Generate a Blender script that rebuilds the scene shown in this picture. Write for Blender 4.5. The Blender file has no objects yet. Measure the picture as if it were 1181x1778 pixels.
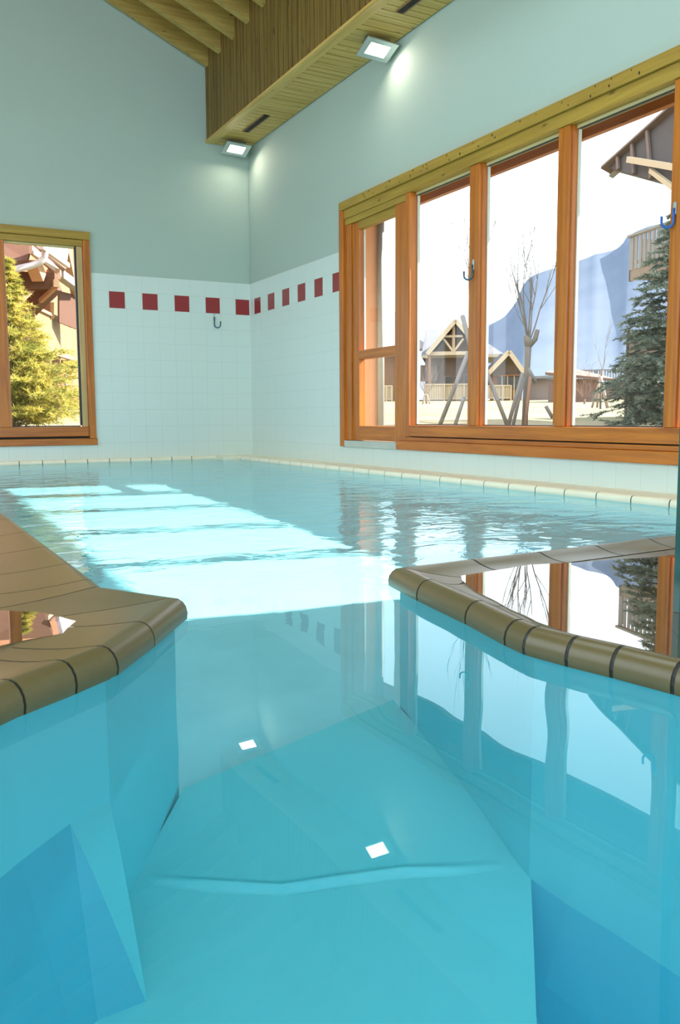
import bpy, bmesh, math, random
from mathutils import Vector, Matrix, noise

S = bpy.context.scene
C = S.collection
R = math.radians

# ------------------------------------------------------------------ camera
F_PX, PITCH, YAW, ROLL, EYE = 1495.18, R(6.311), R(28.245), R(0.312), 0.5
FWD = Vector((math.sin(YAW) * math.cos(PITCH), math.cos(YAW) * math.cos(PITCH), -math.sin(PITCH)))
RGT = Vector((math.cos(YAW), -math.sin(YAW), 0))
UPV = RGT.cross(FWD)
CX = RGT * math.cos(ROLL) - UPV * math.sin(ROLL)
CY = RGT * math.sin(ROLL) + UPV * math.cos(ROLL)
cam = bpy.data.cameras.new('camera')
cam_o = bpy.data.objects.new('camera', cam)
C.objects.link(cam_o)
S.camera = cam_o
cam.sensor_fit = 'VERTICAL'
cam.sensor_height = 36
cam.lens = 36 * F_PX / 1778
cam.clip_start = 0.02
cam.clip_end = 3000
m4 = Matrix((CX, CY, -FWD)).transposed().to_4x4()
m4.translation = Vector((0, 0, EYE))
cam_o.matrix_world = m4

# ------------------------------------------------------------------ world, sun, added fill lights, exposure
world = bpy.data.worlds.new('sky')
S.world = world
world.use_nodes = True
bg = world.node_tree.nodes['Background']
bg.inputs[0].default_value = (0.82, 0.92, 1.0, 1)
bg.inputs[1].default_value = 3.0
SUN_E, SUN_EL, SUN_AZ = 23.0, R(37), R(-11.0)
sl = bpy.data.lights.new('sun', 'SUN')
sl.energy = SUN_E
sl.color = (1.0, 0.93, 0.82)
sl.angle = R(0.6)
sl.cycles.is_caustics_light = True
so = bpy.data.objects.new('sun', sl)
C.objects.link(so)
so.rotation_euler = (0, math.pi / 2 - SUN_EL, SUN_AZ)
so.location = (20, 0, 15)

def area(name, loc, rot, sx, sy, energy, col, spread=180):
    l = bpy.data.lights.new(name, 'AREA')
    l.shape = 'RECTANGLE'
    l.size, l.size_y, l.energy, l.color = sx, sy, energy, col
    l.spread = R(spread)
    o = bpy.data.objects.new(name, l)
    C.objects.link(o)
    o.location, o.rotation_euler = loc, rot
    return o

# added fill lights behind the camera and on the left, both out of view
area('fill_front', (0.3, -3.9, 2.3), (R(90), 0, 0), 5.5, 3.6, 190, (0.78, 0.92, 1.0))
area('fill_left', (-3.2, 3.5, 2.2), (R(90), 0, R(-90)), 8.0, 3.0, 60, (0.78, 0.92, 1.0))
area('fill_overhead', (1.3, 3.4, 5.45), (0, 0, 0), 3.2, 2.6, 130, (0.80, 0.93, 1.0))  # added overhead fill that brightens the shaded water
vs = S.view_settings
vs.view_transform = 'Standard'
vs.look = 'None'
vs.exposure = 0.0
vs.gamma = 1.0
vs.use_curve_mapping = False
S.cycles.use_denoising = True
S.cycles.max_bounces = 10
S.cycles.diffuse_bounces = 5
S.cycles.glossy_bounces = 5
S.cycles.transmission_bounces = 8
S.cycles.transparent_max_bounces = 16
S.cycles.sample_clamp_indirect = 6
S.cycles.caustics_reflective = False
S.cycles.caustics_refractive = True
S.cycles.blur_glossy = 0.3

# ------------------------------------------------------------------ photo ray helpers (pixels of the 1181 x 1778 frame)
def ray(u, v):
    a, b = (u - 590.5) / F_PX, (889 - v) / F_PX
    return FWD + a * CX + b * CY
def at(u, v, d):
    r = ray(u, v)
    return Vector((0, 0, EYE)) + r * (d / math.hypot(r.x, r.y))
def onp(u, v, ax, val):
    r = ray(u, v)
    o = Vector((0, 0, EYE))
    return o + r * ((val - o[ax]) / r[ax])

# ------------------------------------------------------------------ materials
MATS = {}
def newmat(name):
    m = bpy.data.materials.new(name)
    m.use_nodes = True
    nt = m.node_tree
    return m, nt, nt.nodes['Principled BSDF']
def N(nt, typ, **kw):
    n = nt.nodes.new(typ)
    for k, v in kw.items():
        if isinstance(k, str) and k.startswith('i_'):
            n.inputs[k[2:].replace('_', ' ')].default_value = v
        else:
            setattr(n, k, v)
    return n
def plain(name, col, rough=0.6, metal=0.0, var=0.12, scale=6.0, spec=0.5, bump=0.0):
    if name in MATS: return MATS[name]
    m, nt, p = newmat(name)
    g = N(nt, 'ShaderNodeNewGeometry')
    no = N(nt, 'ShaderNodeTexNoise', i_Scale=scale, i_Detail=4.0)
    nt.links.new(g.outputs['Position'], no.inputs['Vector'])
    mr = N(nt, 'ShaderNodeMapRange')
    mr.inputs['To Min'].default_value = 1 - var
    mr.inputs['To Max'].default_value = 1 + var
    nt.links.new(no.outputs['Fac'], mr.inputs['Value'])
    mx = N(nt, 'ShaderNodeVectorMath', operation='SCALE')
    mx.inputs[0].default_value = col
    nt.links.new(mr.outputs[0], mx.inputs['Scale'])
    nt.links.new(mx.outputs[0], p.inputs['Base Color'])
    p.inputs['Roughness'].default_value = rough
    p.inputs['Metallic'].default_value = metal
    p.inputs['Specular IOR Level'].default_value = spec
    if bump:
        b = N(nt, 'ShaderNodeBump', i_Strength=bump, i_Distance=0.02)
        nt.links.new(no.outputs['Fac'], b.inputs['Height'])
        nt.links.new(b.outputs[0], p.inputs['Normal'])
    MATS[name] = m
    return m
def wood(name, axis, c1, c2, rough=0.45, scale=1.0, knots=True):
    """grain runs along world axis 0/1/2"""
    key = name + 'xyz'[axis]
    if key in MATS: return MATS[key]
    m, nt, p = newmat(key)
    g = N(nt, 'ShaderNodeNewGeometry')
    mp = N(nt, 'ShaderNodeVectorMath', operation='MULTIPLY')
    s = [26 * scale] * 3
    s[axis] = 1.3 * scale
    mp.inputs[1].default_value = s
    nt.links.new(g.outputs['Position'], mp.inputs[0])
    no = N(nt, 'ShaderNodeTexNoise', i_Scale=1.0, i_Detail=6.0, i_Roughness=0.6, i_Distortion=0.6)
    nt.links.new(mp.outputs[0], no.inputs['Vector'])
    cr = N(nt, 'ShaderNodeValToRGB')
    cr.color_ramp.elements[0].position = 0.3
    cr.color_ramp.elements[0].color = (*c1, 1)
    cr.color_ramp.elements[1].position = 0.7
    cr.color_ramp.elements[1].color = (*c2, 1)
    nt.links.new(no.outputs['Fac'], cr.inputs[0])
    out = cr.outputs[0]
    if knots:
        mp2 = N(nt, 'ShaderNodeVectorMath', operation='MULTIPLY')
        s2 = [9.0 * scale] * 3
        s2[axis] = 3.2 * scale
        mp2.inputs[1].default_value = s2
        nt.links.new(g.outputs['Position'], mp2.inputs[0])
        vo = N(nt, 'ShaderNodeTexVoronoi', i_Scale=1.0)
        nt.links.new(mp2.outputs[0], vo.inputs['Vector'])
        kr = N(nt, 'ShaderNodeValToRGB')
        kr.color_ramp.elements[0].position = 0.03
        kr.color_ramp.elements[0].color = (0.16, 0.10, 0.05, 1)
        kr.color_ramp.elements[1].position = 0.13
        kr.color_ramp.elements[1].color = (1, 1, 1, 1)
        nt.links.new(vo.outputs['Distance'], kr.inputs[0])
        mx = N(nt, 'ShaderNodeMix', data_type='RGBA', blend_type='MULTIPLY')
        mx.inputs['Factor'].default_value = 0.9
        nt.links.new(out, mx.inputs['A'])
        nt.links.new(kr.outputs[0], mx.inputs['B'])
        out = mx.outputs['Result']
    nt.links.new(out, p.inputs['Base Color'])
    p.inputs['Roughness'].default_value = rough
    b = N(nt, 'ShaderNodeBump', i_Strength=0.15, i_Distance=0.003)
    nt.links.new(no.outputs['Fac'], b.inputs['Height'])
    nt.links.new(b.outputs[0], p.inputs['Normal'])
    MATS[key] = m
    return m
def math_(nt, op, a, b=None, c=None):
    n = N(nt, 'ShaderNodeMath', operation=op)
    for i, x in enumerate((a, b, c)):
        if x is None: continue
        if isinstance(x, (int, float)): n.inputs[i].default_value = x
        else: nt.links.new(x, n.inputs[i])
    return n.outputs[0]
def tile_wall(name, axis, origin, pitch, red_lo, red_pitch, red_w, n_red):
    """glazed white wall tiles; one row of red squares. axis = horizontal world axis"""
    m, nt, p = newmat(name)
    g = N(nt, 'ShaderNodeNewGeometry')
    sp = N(nt, 'ShaderNodeSeparateXYZ')
    nt.links.new(g.outputs['Position'], sp.inputs[0])
    h, z = sp.outputs[axis], sp.outputs[2]
    def line(val, org, pit, w):
        t = math_(nt, 'DIVIDE', math_(nt, 'SUBTRACT', val, org), pit)
        fr = math_(nt, 'FRACT', t)
        d = math_(nt, 'MINIMUM', fr, math_(nt, 'SUBTRACT', 1.0, fr))
        return math_(nt, 'LESS_THAN', d, w / pit)
    grout = math_(nt, 'MAXIMUM', line(h, origin, pitch, 0.0018), line(z, 1.742 - 1.91, 0.191, 0.0018))
    t = math_(nt, 'DIVIDE', math_(nt, 'SUBTRACT', h, red_lo), red_pitch)
    inx = math_(nt, 'LESS_THAN', math_(nt, 'FRACT', t), red_w / red_pitch)
    rng = math_(nt, 'MULTIPLY', math_(nt, 'GREATER_THAN', t, 0.0), math_(nt, 'LESS_THAN', t, float(n_red)))
    inz = math_(nt, 'MULTIPLY', math_(nt, 'GREATER_THAN', z, 1.744), math_(nt, 'LESS_THAN', z, 1.928))
    red = math_(nt, 'MULTIPLY', math_(nt, 'MULTIPLY', inx, rng), inz)
    no = N(nt, 'ShaderNodeTexNoise', i_Scale=3.0, i_Detail=3.0)
    nt.links.new(g.outputs['Position'], no.inputs['Vector'])
    base = N(nt, 'ShaderNodeMix', data_type='RGBA')
    base.inputs['A'].default_value = (0.66, 0.76, 0.73, 1)
    base.inputs['B'].default_value = (0.70, 0.77, 0.73, 1)
    nt.links.new(no.outputs['Fac'], base.inputs['Factor'])
    m1 = N(nt, 'ShaderNodeMix', data_type='RGBA')
    nt.links.new(math_(nt, 'MULTIPLY', grout, 0.35), m1.inputs['Factor'])
    nt.links.new(base.outputs['Result'], m1.inputs['A'])
    m1.inputs['B'].default_value = (0.42, 0.44, 0.40, 1)
    m2 = N(nt, 'ShaderNodeMix', data_type='RGBA')
    nt.links.new(red, m2.inputs['Factor'])
    nt.links.new(m1.outputs['Result'], m2.inputs['A'])
    m2.inputs['B'].default_value = (0.30, 0.022, 0.024, 1)
    nt.links.new(m2.outputs['Result'], p.inputs['Base Color'])
    p.inputs['Roughness'].default_value = 0.3
    b = N(nt, 'ShaderNodeBump', i_Strength=0.25, i_Distance=0.002)
    b.invert = True
    nt.links.new(grout, b.inputs['Height'])
    nt.links.new(b.outputs[0], p.inputs['Normal'])
    return m
def thin_glass(name, tint=(1, 1, 1), refl=1.0, ior=1.45):
    m = bpy.data.materials.new(name)
    m.use_nodes = True
    nt = m.node_tree
    nt.nodes.clear()
    o = N(nt, 'ShaderNodeOutputMaterial')
    tr = N(nt, 'ShaderNodeBsdfTransparent')
    tr.inputs[0].default_value = (*tint, 1)
    gl = N(nt, 'ShaderNodeBsdfGlossy', i_Roughness=0.0)
    g = N(nt, 'ShaderNodeNewGeometry')
    dt = N(nt, 'ShaderNodeVectorMath', operation='DOT_PRODUCT')
    nt.links.new(g.outputs['Normal'], dt.inputs[0])
    nt.links.new(g.outputs['Incoming'], dt.inputs[1])
    f0 = ((ior - 1) / (ior + 1)) ** 2
    sch = math_(nt, 'POWER', math_(nt, 'SUBTRACT', 1.0, math_(nt, 'ABSOLUTE', dt.outputs['Value'])), 5.0)
    frn = math_(nt, 'ADD', math_(nt, 'MULTIPLY', sch, 1 - f0), f0)
    mx = N(nt, 'ShaderNodeMixShader')
    nt.links.new(math_(nt, 'MULTIPLY', frn, refl), mx.inputs[0])
    nt.links.new(tr.outputs[0], mx.inputs[1])
    nt.links.new(gl.outputs[0], mx.inputs[2])
    nt.links.new(mx.outputs[0], o.inputs[0])
    return m

M = {}
M['paint'] = plain('wall_paint', (0.43, 0.53, 0.475), 0.75, var=0.03, scale=1.5)
M['tile_back'] = tile_wall('wall_tiles_back', 0, 2.423, 0.19125, 2.423, 0.3825, 0.179, 5)
M['tile_right'] = tile_wall('wall_tiles_right', 1, 7.656, 0.2035, 7.656 - 0.4065 * 0, 0.4065, 0.190, 6)
M['glass'] = thin_glass('window_glass', (0.99, 1.0, 1.0), 0.7)
M['film'] = thin_glass('rain_water_film', (0.93, 0.92, 0.88), 1.6, 1.33)
M['panel_glass'] = thin_glass('tinted_glass', (0.78, 0.86, 0.84), 1.0)
M['glass_edge'] = plain('glass_edge', (0.02, 0.10, 0.09), 0.15, var=0.1)
def FR(ax): return wood('frame_wood_', ax, (0.34, 0.085, 0.008), (0.62, 0.19, 0.016), 0.38, knots=False)
def PINE(ax): return wood('pine_light_tint_', ax, (0.31, 0.18, 0.022), (0.48, 0.30, 0.045), 0.5)  # yellower pine for the heads, tint of the light put into colour
def BOX_SHADED(ax): return wood('box_pine_shaded_', ax, (0.11, 0.065, 0.012), (0.29, 0.18, 0.035), 0.6)  # box pine darkened, shade of the upright side put into colour
def BOX_LIT(ax): return wood('box_pine_lit_', ax, (0.50, 0.29, 0.06), (0.74, 0.50, 0.15), 0.55)  # same pine brightened, light bounced up off the water put into colour
def CED(ax): return wood('ceiling_pine_', ax, (0.34, 0.21, 0.045), (0.54, 0.37, 0.10), 0.55)
M['dark_gap'] = plain('dark_gap', (0.02, 0.014, 0.01), 0.9)
M['gasket'] = plain('window_gasket', (0.02, 0.025, 0.03), 0.5)
M['spacer'] = plain('window_spacer', (0.62, 0.66, 0.60), 0.4)
M['steel'] = plain('zinc_hook', (0.06, 0.13, 0.17), 0.3, 0.6)
M['lamp_body'] = plain('lamp_body', (0.20, 0.23, 0.22), 0.4, 0.5)
M['lamp_frame'] = plain('lamp_frame', (0.50, 0.58, 0.58), 0.3, 0.6)
M['reflector'] = plain('lamp_reflector', (0.8, 0.8, 0.78), 0.2, 0.9)

def emis(name, col, st):
    m, nt, p = newmat(name)
    p.inputs['Emission Color'].default_value = (*col, 1)
    p.inputs['Emission Strength'].default_value = st
    p.inputs['Base Color'].default_value = (0.9, 0.9, 0.9, 1)
    return m
M['lamp_glow'] = emis('lamp_glow', (1.0, 0.93, 0.80), 9.0)

def stone():
    m, nt, p = newmat('coping_stone')
    g = N(nt, 'ShaderNodeNewGeometry')
    no = N(nt, 'ShaderNodeTexNoise', i_Scale=35.0, i_Detail=6.0, i_Roughness=0.7)
    nt.links.new(g.outputs['Position'], no.inputs['Vector'])
    n2 = N(nt, 'ShaderNodeTexNoise', i_Scale=2.2, i_Detail=3.0)
    nt.links.new(g.outputs['Position'], n2.inputs['Vector'])
    cr = N(nt, 'ShaderNodeValToRGB')
    cr.color_ramp.elements[0].color = (0.088, 0.068, 0.024, 1)
    cr.color_ramp.elements[1].color = (0.16, 0.127, 0.054, 1)
    nt.links.new(math_(nt, 'ADD', math_(nt, 'MULTIPLY', no.outputs['Fac'], 0.4), math_(nt, 'MULTIPLY', n2.outputs['Fac'], 0.6)), cr.inputs[0])
    nt.links.new(cr.outputs[0], p.inputs['Base Color'])
    p.inputs['Roughness'].default_value = 0.32
    b = N(nt, 'ShaderNodeBump', i_Strength=0.12, i_Distance=0.002)
    nt.links.new(no.outputs['Fac'], b.inputs['Height'])
    nt.links.new(b.outputs[0], p.inputs['Normal'])
    return m
M['stone'] = stone()
M['ledge'] = plain('ledge_stone_sunlit', (0.92, 0.83, 0.64), 0.45, var=0.08, scale=9)  # sunlit brightness of the ledge put into its pale stone colour
M['grout'] = plain('black_joint', (0.008, 0.010, 0.010), 0.5)
M['liner_main'] = plain('pale_blue_liner', (0.46, 0.90, 1.0), 0.55, var=0.09, scale=7)  # pale liner, colour brightened further for light scattered in the water
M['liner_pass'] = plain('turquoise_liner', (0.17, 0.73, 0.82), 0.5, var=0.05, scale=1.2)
M['liner_shaded'] = plain('shaded_blue_liner', (0.08, 0.53, 0.70), 0.5, var=0.05, scale=1.2)  # liner darkened, shade on sunk and sloping faces put into colour

def water_mat():
    m = bpy.data.materials.new('pool_water')
    m.use_nodes = True
    nt = m.node_tree
    nt.nodes.clear()
    o = N(nt, 'ShaderNodeOutputMaterial')
    gl = N(nt, 'ShaderNodeBsdfGlass', i_IOR=1.333, i_Roughness=0.0)
    gl.inputs['Color'].default_value = (0.84, 0.975, 1.0, 1)
    g = N(nt, 'ShaderNodeNewGeometry')
    sp = N(nt, 'ShaderNodeSeparateXYZ')
    nt.links.new(g.outputs['Position'], sp.inputs[0])
    mp = N(nt, 'ShaderNodeVectorMath', operation='MULTIPLY')
    mp.inputs[1].default_value = (1.0, 1.5, 1)
    nt.links.new(g.outputs['Position'], mp.inputs[0])
    n1 = N(nt, 'ShaderNodeTexNoise', i_Scale=3.4, i_Detail=3.0, i_Distortion=0.8)
    nt.links.new(mp.outputs[0], n1.inputs['Vector'])
    n2 = N(nt, 'ShaderNodeTexNoise', i_Scale=2.2, i_Detail=1.0, i_Distortion=0.5)
    nt.links.new(g.outputs['Position'], n2.inputs['Vector'])
    far = N(nt, 'ShaderNodeMapRange', interpolation_type='SMOOTHSTEP')
    far.inputs['From Min'].default_value = 1.7
    far.inputs['From Max'].default_value = 3.2
    nt.links.new(sp.outputs[1], far.inputs['Value'])
    hgt = math_(nt, 'ADD', math_(nt, 'MULTIPLY', math_(nt, 'MULTIPLY', n1.outputs['Fac'], far.outputs[0]), 1.0),
                math_(nt, 'MULTIPLY', n2.outputs['Fac'], 0.18))
    b = N(nt, 'ShaderNodeBump', i_Strength=1.0, i_Distance=0.010)
    nt.links.new(hgt, b.inputs['Height'])
    nt.links.new(b.outputs[0], gl.inputs['Normal'])
    nt.links.new(gl.outputs[0], o.inputs[0])
    return m
M['water'] = water_mat()

# ------------------------------------------------------------------ mesh helpers
class MB:
    def __init__(self):
        self.v, self.f = [], []
    def add(self, vs_, fs_):
        n = len(self.v)
        self.v += [tuple(p) for p in vs_]
        self.f += [tuple(i + n for i in f) for f in fs_]
        return self
    def box(self, a, b):
        x0, x1 = sorted((a[0], b[0])); y0, y1 = sorted((a[1], b[1])); z0, z1 = sorted((a[2], b[2]))
        return self.add([(x0, y0, z0), (x1, y0, z0), (x1, y1, z0), (x0, y1, z0), (x0, y0, z1), (x1, y0, z1), (x1, y1, z1), (x0, y1, z1)],
                        [(0, 3, 2, 1), (4, 5, 6, 7), (0, 1, 5, 4), (1, 2, 6, 5), (2, 3, 7, 6), (3, 0, 4, 7)])
    def beam(self, p, q, w, h, up=(0, 0, 1)):
        p, q = Vector(p), Vector(q)
        d = (q - p).normalized()
        s = d.cross(Vector(up))
        if s.length < 1e-4: s = d.cross(Vector((1, 0, 0)))
        s.normalize()
        t = s.cross(d)
        c = [(-1, -1), (1, -1), (1, 1), (-1, 1)]
        vs_ = [e + s * (a * w / 2) + t * (b * h / 2) for e in (p, q) for a, b in c]
        return self.add(vs_, [(0, 1, 2, 3), (7, 6, 5, 4), (0, 4, 5, 1), (1, 5, 6, 2), (2, 6, 7, 3), (3, 7, 4, 0)])
    def tube(self, pts, rad, n=8, caps=True):
        pts = [Vector(p) for p in pts]
        if isinstance(rad, (int, float)): rad = [rad] * len(pts)
        rings, prev = [], None
        for i, p in enumerate(pts):
            d = (pts[min(i + 1, len(pts) - 1)] - pts[max(i - 1, 0)]).normalized()
            if prev is None:
                s = d.cross(Vector((0, 0, 1)))
                if s.length < 1e-3: s = d.cross(Vector((1, 0, 0)))
            else:
                s = prev - d * prev.dot(d)
            s.normalize()
            prev = s
            t = d.cross(s)
            rings.append([p + (s * math.cos(2 * math.pi * k / n) + t * math.sin(2 * math.pi * k / n)) * rad[i] for k in range(n)])
        vs_ = [p for r in rings for p in r]
        fs_ = [(i * n + k, i * n + (k + 1) % n, (i + 1) * n + (k + 1) % n, (i + 1) * n + k) for i in range(len(pts) - 1) for k in range(n)]
        if caps:
            fs_.append(tuple(range(n - 1, -1, -1)))
            fs_.append(tuple((len(pts) - 1) * n + k for k in range(n)))
        return self.add(vs_, fs_)
    def prism(self, poly, d):
        """poly: list of 3D points, extruded by vector d"""
        n = len(poly)
        d = Vector(d)
        vs_ = [Vector(p) for p in poly] + [Vector(p) + d for p in poly]
        fs_ = [tuple(range(n - 1, -1, -1)), tuple(range(n, 2 * n))] + [(i, (i + 1) % n, n + (i + 1) % n, n + i) for i in range(n)]
        return self.add(vs_, fs_)
    def build(self, name, mat, parent=None, smooth=False, bevel=0.0, fix=True):
        me = bpy.data.meshes.new(name)
        me.from_pydata(self.v, [], self.f)
        me.update()
        if fix:
            bm = bmesh.new()
            bm.from_mesh(me)
            bmesh.ops.recalc_face_normals(bm, faces=bm.faces)
            bm.to_mesh(me)
            bm.free()
        o = bpy.data.objects.new(name, me)
        C.objects.link(o)
        for mm in (mat if isinstance(mat, (list, tuple)) else [mat]):
            me.materials.append(mm)
        if smooth:
            for p in me.polygons: p.use_smooth = True
        if bevel:
            b = o.modifiers.new('bevel', 'BEVEL')
            b.width = bevel
            b.segments = 2
            b.limit_method = 'ANGLE'
        if parent:
            o.parent = parent
            o.matrix_parent_inverse = parent.matrix_world.inverted()
        return o
def struct(o, label=None, cat=None):
    o['kind'] = 'structure'
    if label: o['label'] = label
    if cat: o['category'] = cat
    return o
def tag(o, label, cat, group=None, kind=None):
    o['label'] = label
    o['category'] = cat
    if group: o['group'] = group
    if kind: o['kind'] = kind
    return o
def thing(name, label, cat, loc=(0, 0, 0), group=None):
    o = bpy.data.objects.new(name, None)
    C.objects.link(o)
    o.location = loc
    o.empty_display_size = 0.1
    bpy.context.view_layer.update()
    return tag(o, label, cat, group)

# ------------------------------------------------------------------ room dimensions
WX, BY = 4.143, 10.015            # right wall plane, back wall plane
TZ = 2.118                         # top of the tiling
OY0, OY1, OZ0, OZ1 = 2.60, 7.64, 0.205, 2.57      # opening in the right wall
LX0, LX1, LZ0, LZ1 = 0.16, 2.222, 0.20, 2.55      # opening in the back wall
TH = 0.13

# ================================================================== STRUCTURE
def wall_with_hole(y0, y1, z0, z1, hy0, hy1, hz0, hz1, mk):
    b = MB()
    for (a0, a1, c0, c1) in ((y0, y1, z0, max(z0, hz0)), (y0, y1, min(z1, hz1), z1), (y0, hy0, max(z0, hz0), min(z1, hz1)), (hy1, y1, max(z0, hz0), min(z1, hz1))):
        if a1 - a0 > 1e-4 and c1 - c0 > 1e-4:
            mk(b, a0, a1, c0, c1)
    return b
wr = wall_with_hole(-4.2, BY, -0.02, 6.6, OY0, OY1, OZ0, OZ1, lambda b, a0, a1, c0, c1: b.box((WX + 0.012, a0, c0), (WX + TH, a1, c1))).build('wall_right', M['paint'])
struct(wr, 'pale green painted long wall holding the wide glazing', 'wall')
tr_ = wall_with_hole(-4.2, BY, 0.03, TZ, OY0, OY1, OZ0, OZ1, lambda b, a0, a1, c0, c1: b.box((WX, a0, c0), (WX + 0.012, a1, c1))).build('wall_right_tiling', M['tile_right'])
struct(tr_, 'white glazed tiling with red squares under the wide glazing', 'wall')
wb = wall_with_hole(-3.4, WX + TH, -0.02, 6.6, LX0, LX1, LZ0, LZ1, lambda b, a0, a1, c0, c1: b.box((a0, BY + 0.012, c0), (a1, BY + TH, c1))).build('wall_back', M['paint'])
struct(wb, 'pale green painted end wall with the small window', 'wall')
tb_ = wall_with_hole(-3.4, WX, 0.03, TZ, LX0, LX1, LZ0, LZ1, lambda b, a0, a1, c0, c1: b.box((a0, BY, c0), (a1, BY + 0.012, c1))).build('wall_back_tiling', M['tile_back'])
struct(tb_, 'white glazed tiling with a row of red squares beside the small window', 'wall')
# unseen sides (bands left open for daylight)
b = MB()
b.box((-3.4, -4.2, 3.9), (-3.2, BY, 6.6)); b.box((-3.4, -4.2, 0), (-3.2, BY, 0.6)); b.box((-3.4, 8.2, 0.6), (-3.2, BY, 3.9)); b.box((-3.4, -4.2, 0.6), (-3.2, -1.0, 3.9))
struct(b.build('wall_left', M['paint']))
b = MB()
b.box((-3.2, -4.2, 4.3), (WX, -4.0, 6.6)); b.box((-3.2, -4.2, 0), (-2.6, -4.0, 4.3)); b.box((3.2, -4.2, 0), (WX, -4.0, 4.3)); b.box((-2.6, -4.2, 0), (3.2, -4.0, 0.4))
struct(b.build('wall_front', M['paint']))

# ------------------------------------------------------------------ ceiling: boards, rafters, boxed soffit
BX = 3.626                      # inner face of the boxed soffit
SL = 0.43
def roofz(x): return 4.80 + (BX - x) * SL
b = MB()
XR = 0.2                         # ridge
b.prism([(WX + TH, -4.2, roofz(WX + TH)), (XR, -4.2, roofz(XR)), (XR, -4.2, roofz(XR) + 0.08), (WX + TH, -4.2, roofz(WX + TH) + 0.08)], (0, BY + 4.2 + TH, 0))
b.prism([(-3.4, -4.2, roofz(XR) - (XR + 3.4) * SL), (XR, -4.2, roofz(XR)), (XR, -4.2, roofz(XR) + 0.08), (-3.4, -4.2, roofz(XR) - (XR + 3.4) * SL + 0.08)], (0, BY + 4.2 + TH, 0))
struct(b.build('ceiling', CED(0)), 'sloping pine board ceiling above the rafters', 'ceiling')
y = 9.945
k = 0
while y > 4.4:
    rb = MB()
    zr = lambda x: 4.53 + (BX + 0.03 - x) * SL
    x0 = BX - 0.002
    rb.prism([(x0 + 0.03, y - 0.04, zr(x0 + 0.03)), (XR, y - 0.04, zr(XR)), (XR, y - 0.04, zr(XR) + 0.24), (x0 + 0.03, y - 0.04, zr(x0 + 0.03) + 0.24)], (0, 0.08, 0))
    struct(rb.build('ceiling_rafter', CED(0)), 'yellow pine roof rafter ending at the boxed soffit', 'rafter')['group'] = 'pine rafters above the soffit'
    y -= 0.415
    k += 1
soff = thing('ceiling_soffit', 'boarded pine box running along the top of the long wall', 'soffit', (3.9, 3, 3.7))
struct(soff)
random.seed(3)
b = MB(); y = BY - 0.003
while y > -4.0:
    w = random.choice((0.085, 0.095, 0.11))
    b.box((BX, y - w + random.choice((0.010, 0.014, 0.022)), 3.715), (BX + 0.018, y, 4.9))
    y -= w
b.build('side_boarding', BOX_SHADED(2), soff)
MB().box((BX + 0.019, -4.0, 3.73), (BX + 0.03, BY, 4.9)).build('backing_board', plain('dark_brown_backing', (0.10, 0.045, 0.02), 0.8), soff)
b = MB(); y = BY - 0.003
while y > -4.0:
    w = random.choice((0.09, 0.1, 0.12))
    b.box((BX + 0.09, y - w + 0.010, 3.708), (WX - 0.002, y, 3.726))
    y -= w
b.build('underside_boarding', BOX_LIT(0), soff)
MB().box((BX + 0.02, -4.0, 3.727), (WX, BY, 3.74)).build('underside_backing', M['dark_gap'], soff)
MB().box((BX - 0.02, -4.0, 3.703), (BX + 0.09, BY - 0.002, 3.730)).build('corner_trim', BOX_LIT(1), soff, bevel=0.004)
for (ya, yb) in ((9.42, 8.82), (6.16, 5.50)):
    b = MB(); b.box((3.84, yb, 3.698), (3.90, ya, 3.712))
    s_ = b.build('vent_slot', M['dark_gap'], soff)
    b = MB(); b.box((3.902, yb, 3.695), (3.915, ya, 3.709)); b.box((3.838, yb, 3.695), (3.842, ya, 3.709))
    b.build('slot_edge', plain('slot_wood', (0.25, 0.14, 0.06), 0.6), s_)

# added frame and white pane round the overhead fill light, out of view
rw = thing('added_roof_panel', 'added white panel and frame round the overhead fill light', 'window', (1.3, 3.4, 5.5)); struct(rw)
b = MB()
for (a0, a1, c0, c1) in ((-0.4, 3.0, 2.0, 2.08), (-0.4, 3.0, 4.72, 4.80), (-0.4, -0.32, 2.08, 4.72), (2.92, 3.0, 2.08, 4.72)):
    b.box((a0, c0, 5.42), (a1, c1, 5.56))
b.build('frame', PINE(0), rw)
MB().box((-0.32, 2.08, 5.50), (2.92, 4.72, 5.51)).build('pane', plain('white_fill_panel', (0.85, 0.9, 0.92), 0.3), rw)
# ------------------------------------------------------------------ window frames on the right wall
def casing(b, y0, y1, z0, z1, w, x0, x1):
    pass
win = thing('window_1', 'wide honey pine window of four tall panes in the long wall', 'window', (WX, 5, OZ0))
struct(win)
GX = WX + 0.075                    # glass plane
DY1, DY0 = OY1, 6.47               # glazed door zone
# head board (deep pine), stepped
b = MB()
b.box((WX - 0.035, OY0, 2.492), (WX + 0.10, OY1 + 0.01, 2.572))
b.build('head_board', PINE(1), win, bevel=0.006)
b = MB()
b.box((WX - 0.012, OY0, 2.405), (WX + 0.10, OY1, 2.491))
b.build('head_rail', PINE(1), win, bevel=0.004)
MB().box((GX - 0.02, OY0, 2.385), (GX + 0.03, DY0, 2.405)).build('glazing_bead', wood('pale_bead_', 1, (0.55, 0.45, 0.22), (0.7, 0.6, 0.32), knots=False), win)
MB().box((GX - 0.01, OY0, 2.379), (GX + 0.012, DY0 - 0.06, 2.385)).build('gasket', M['gasket'], win)
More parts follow.
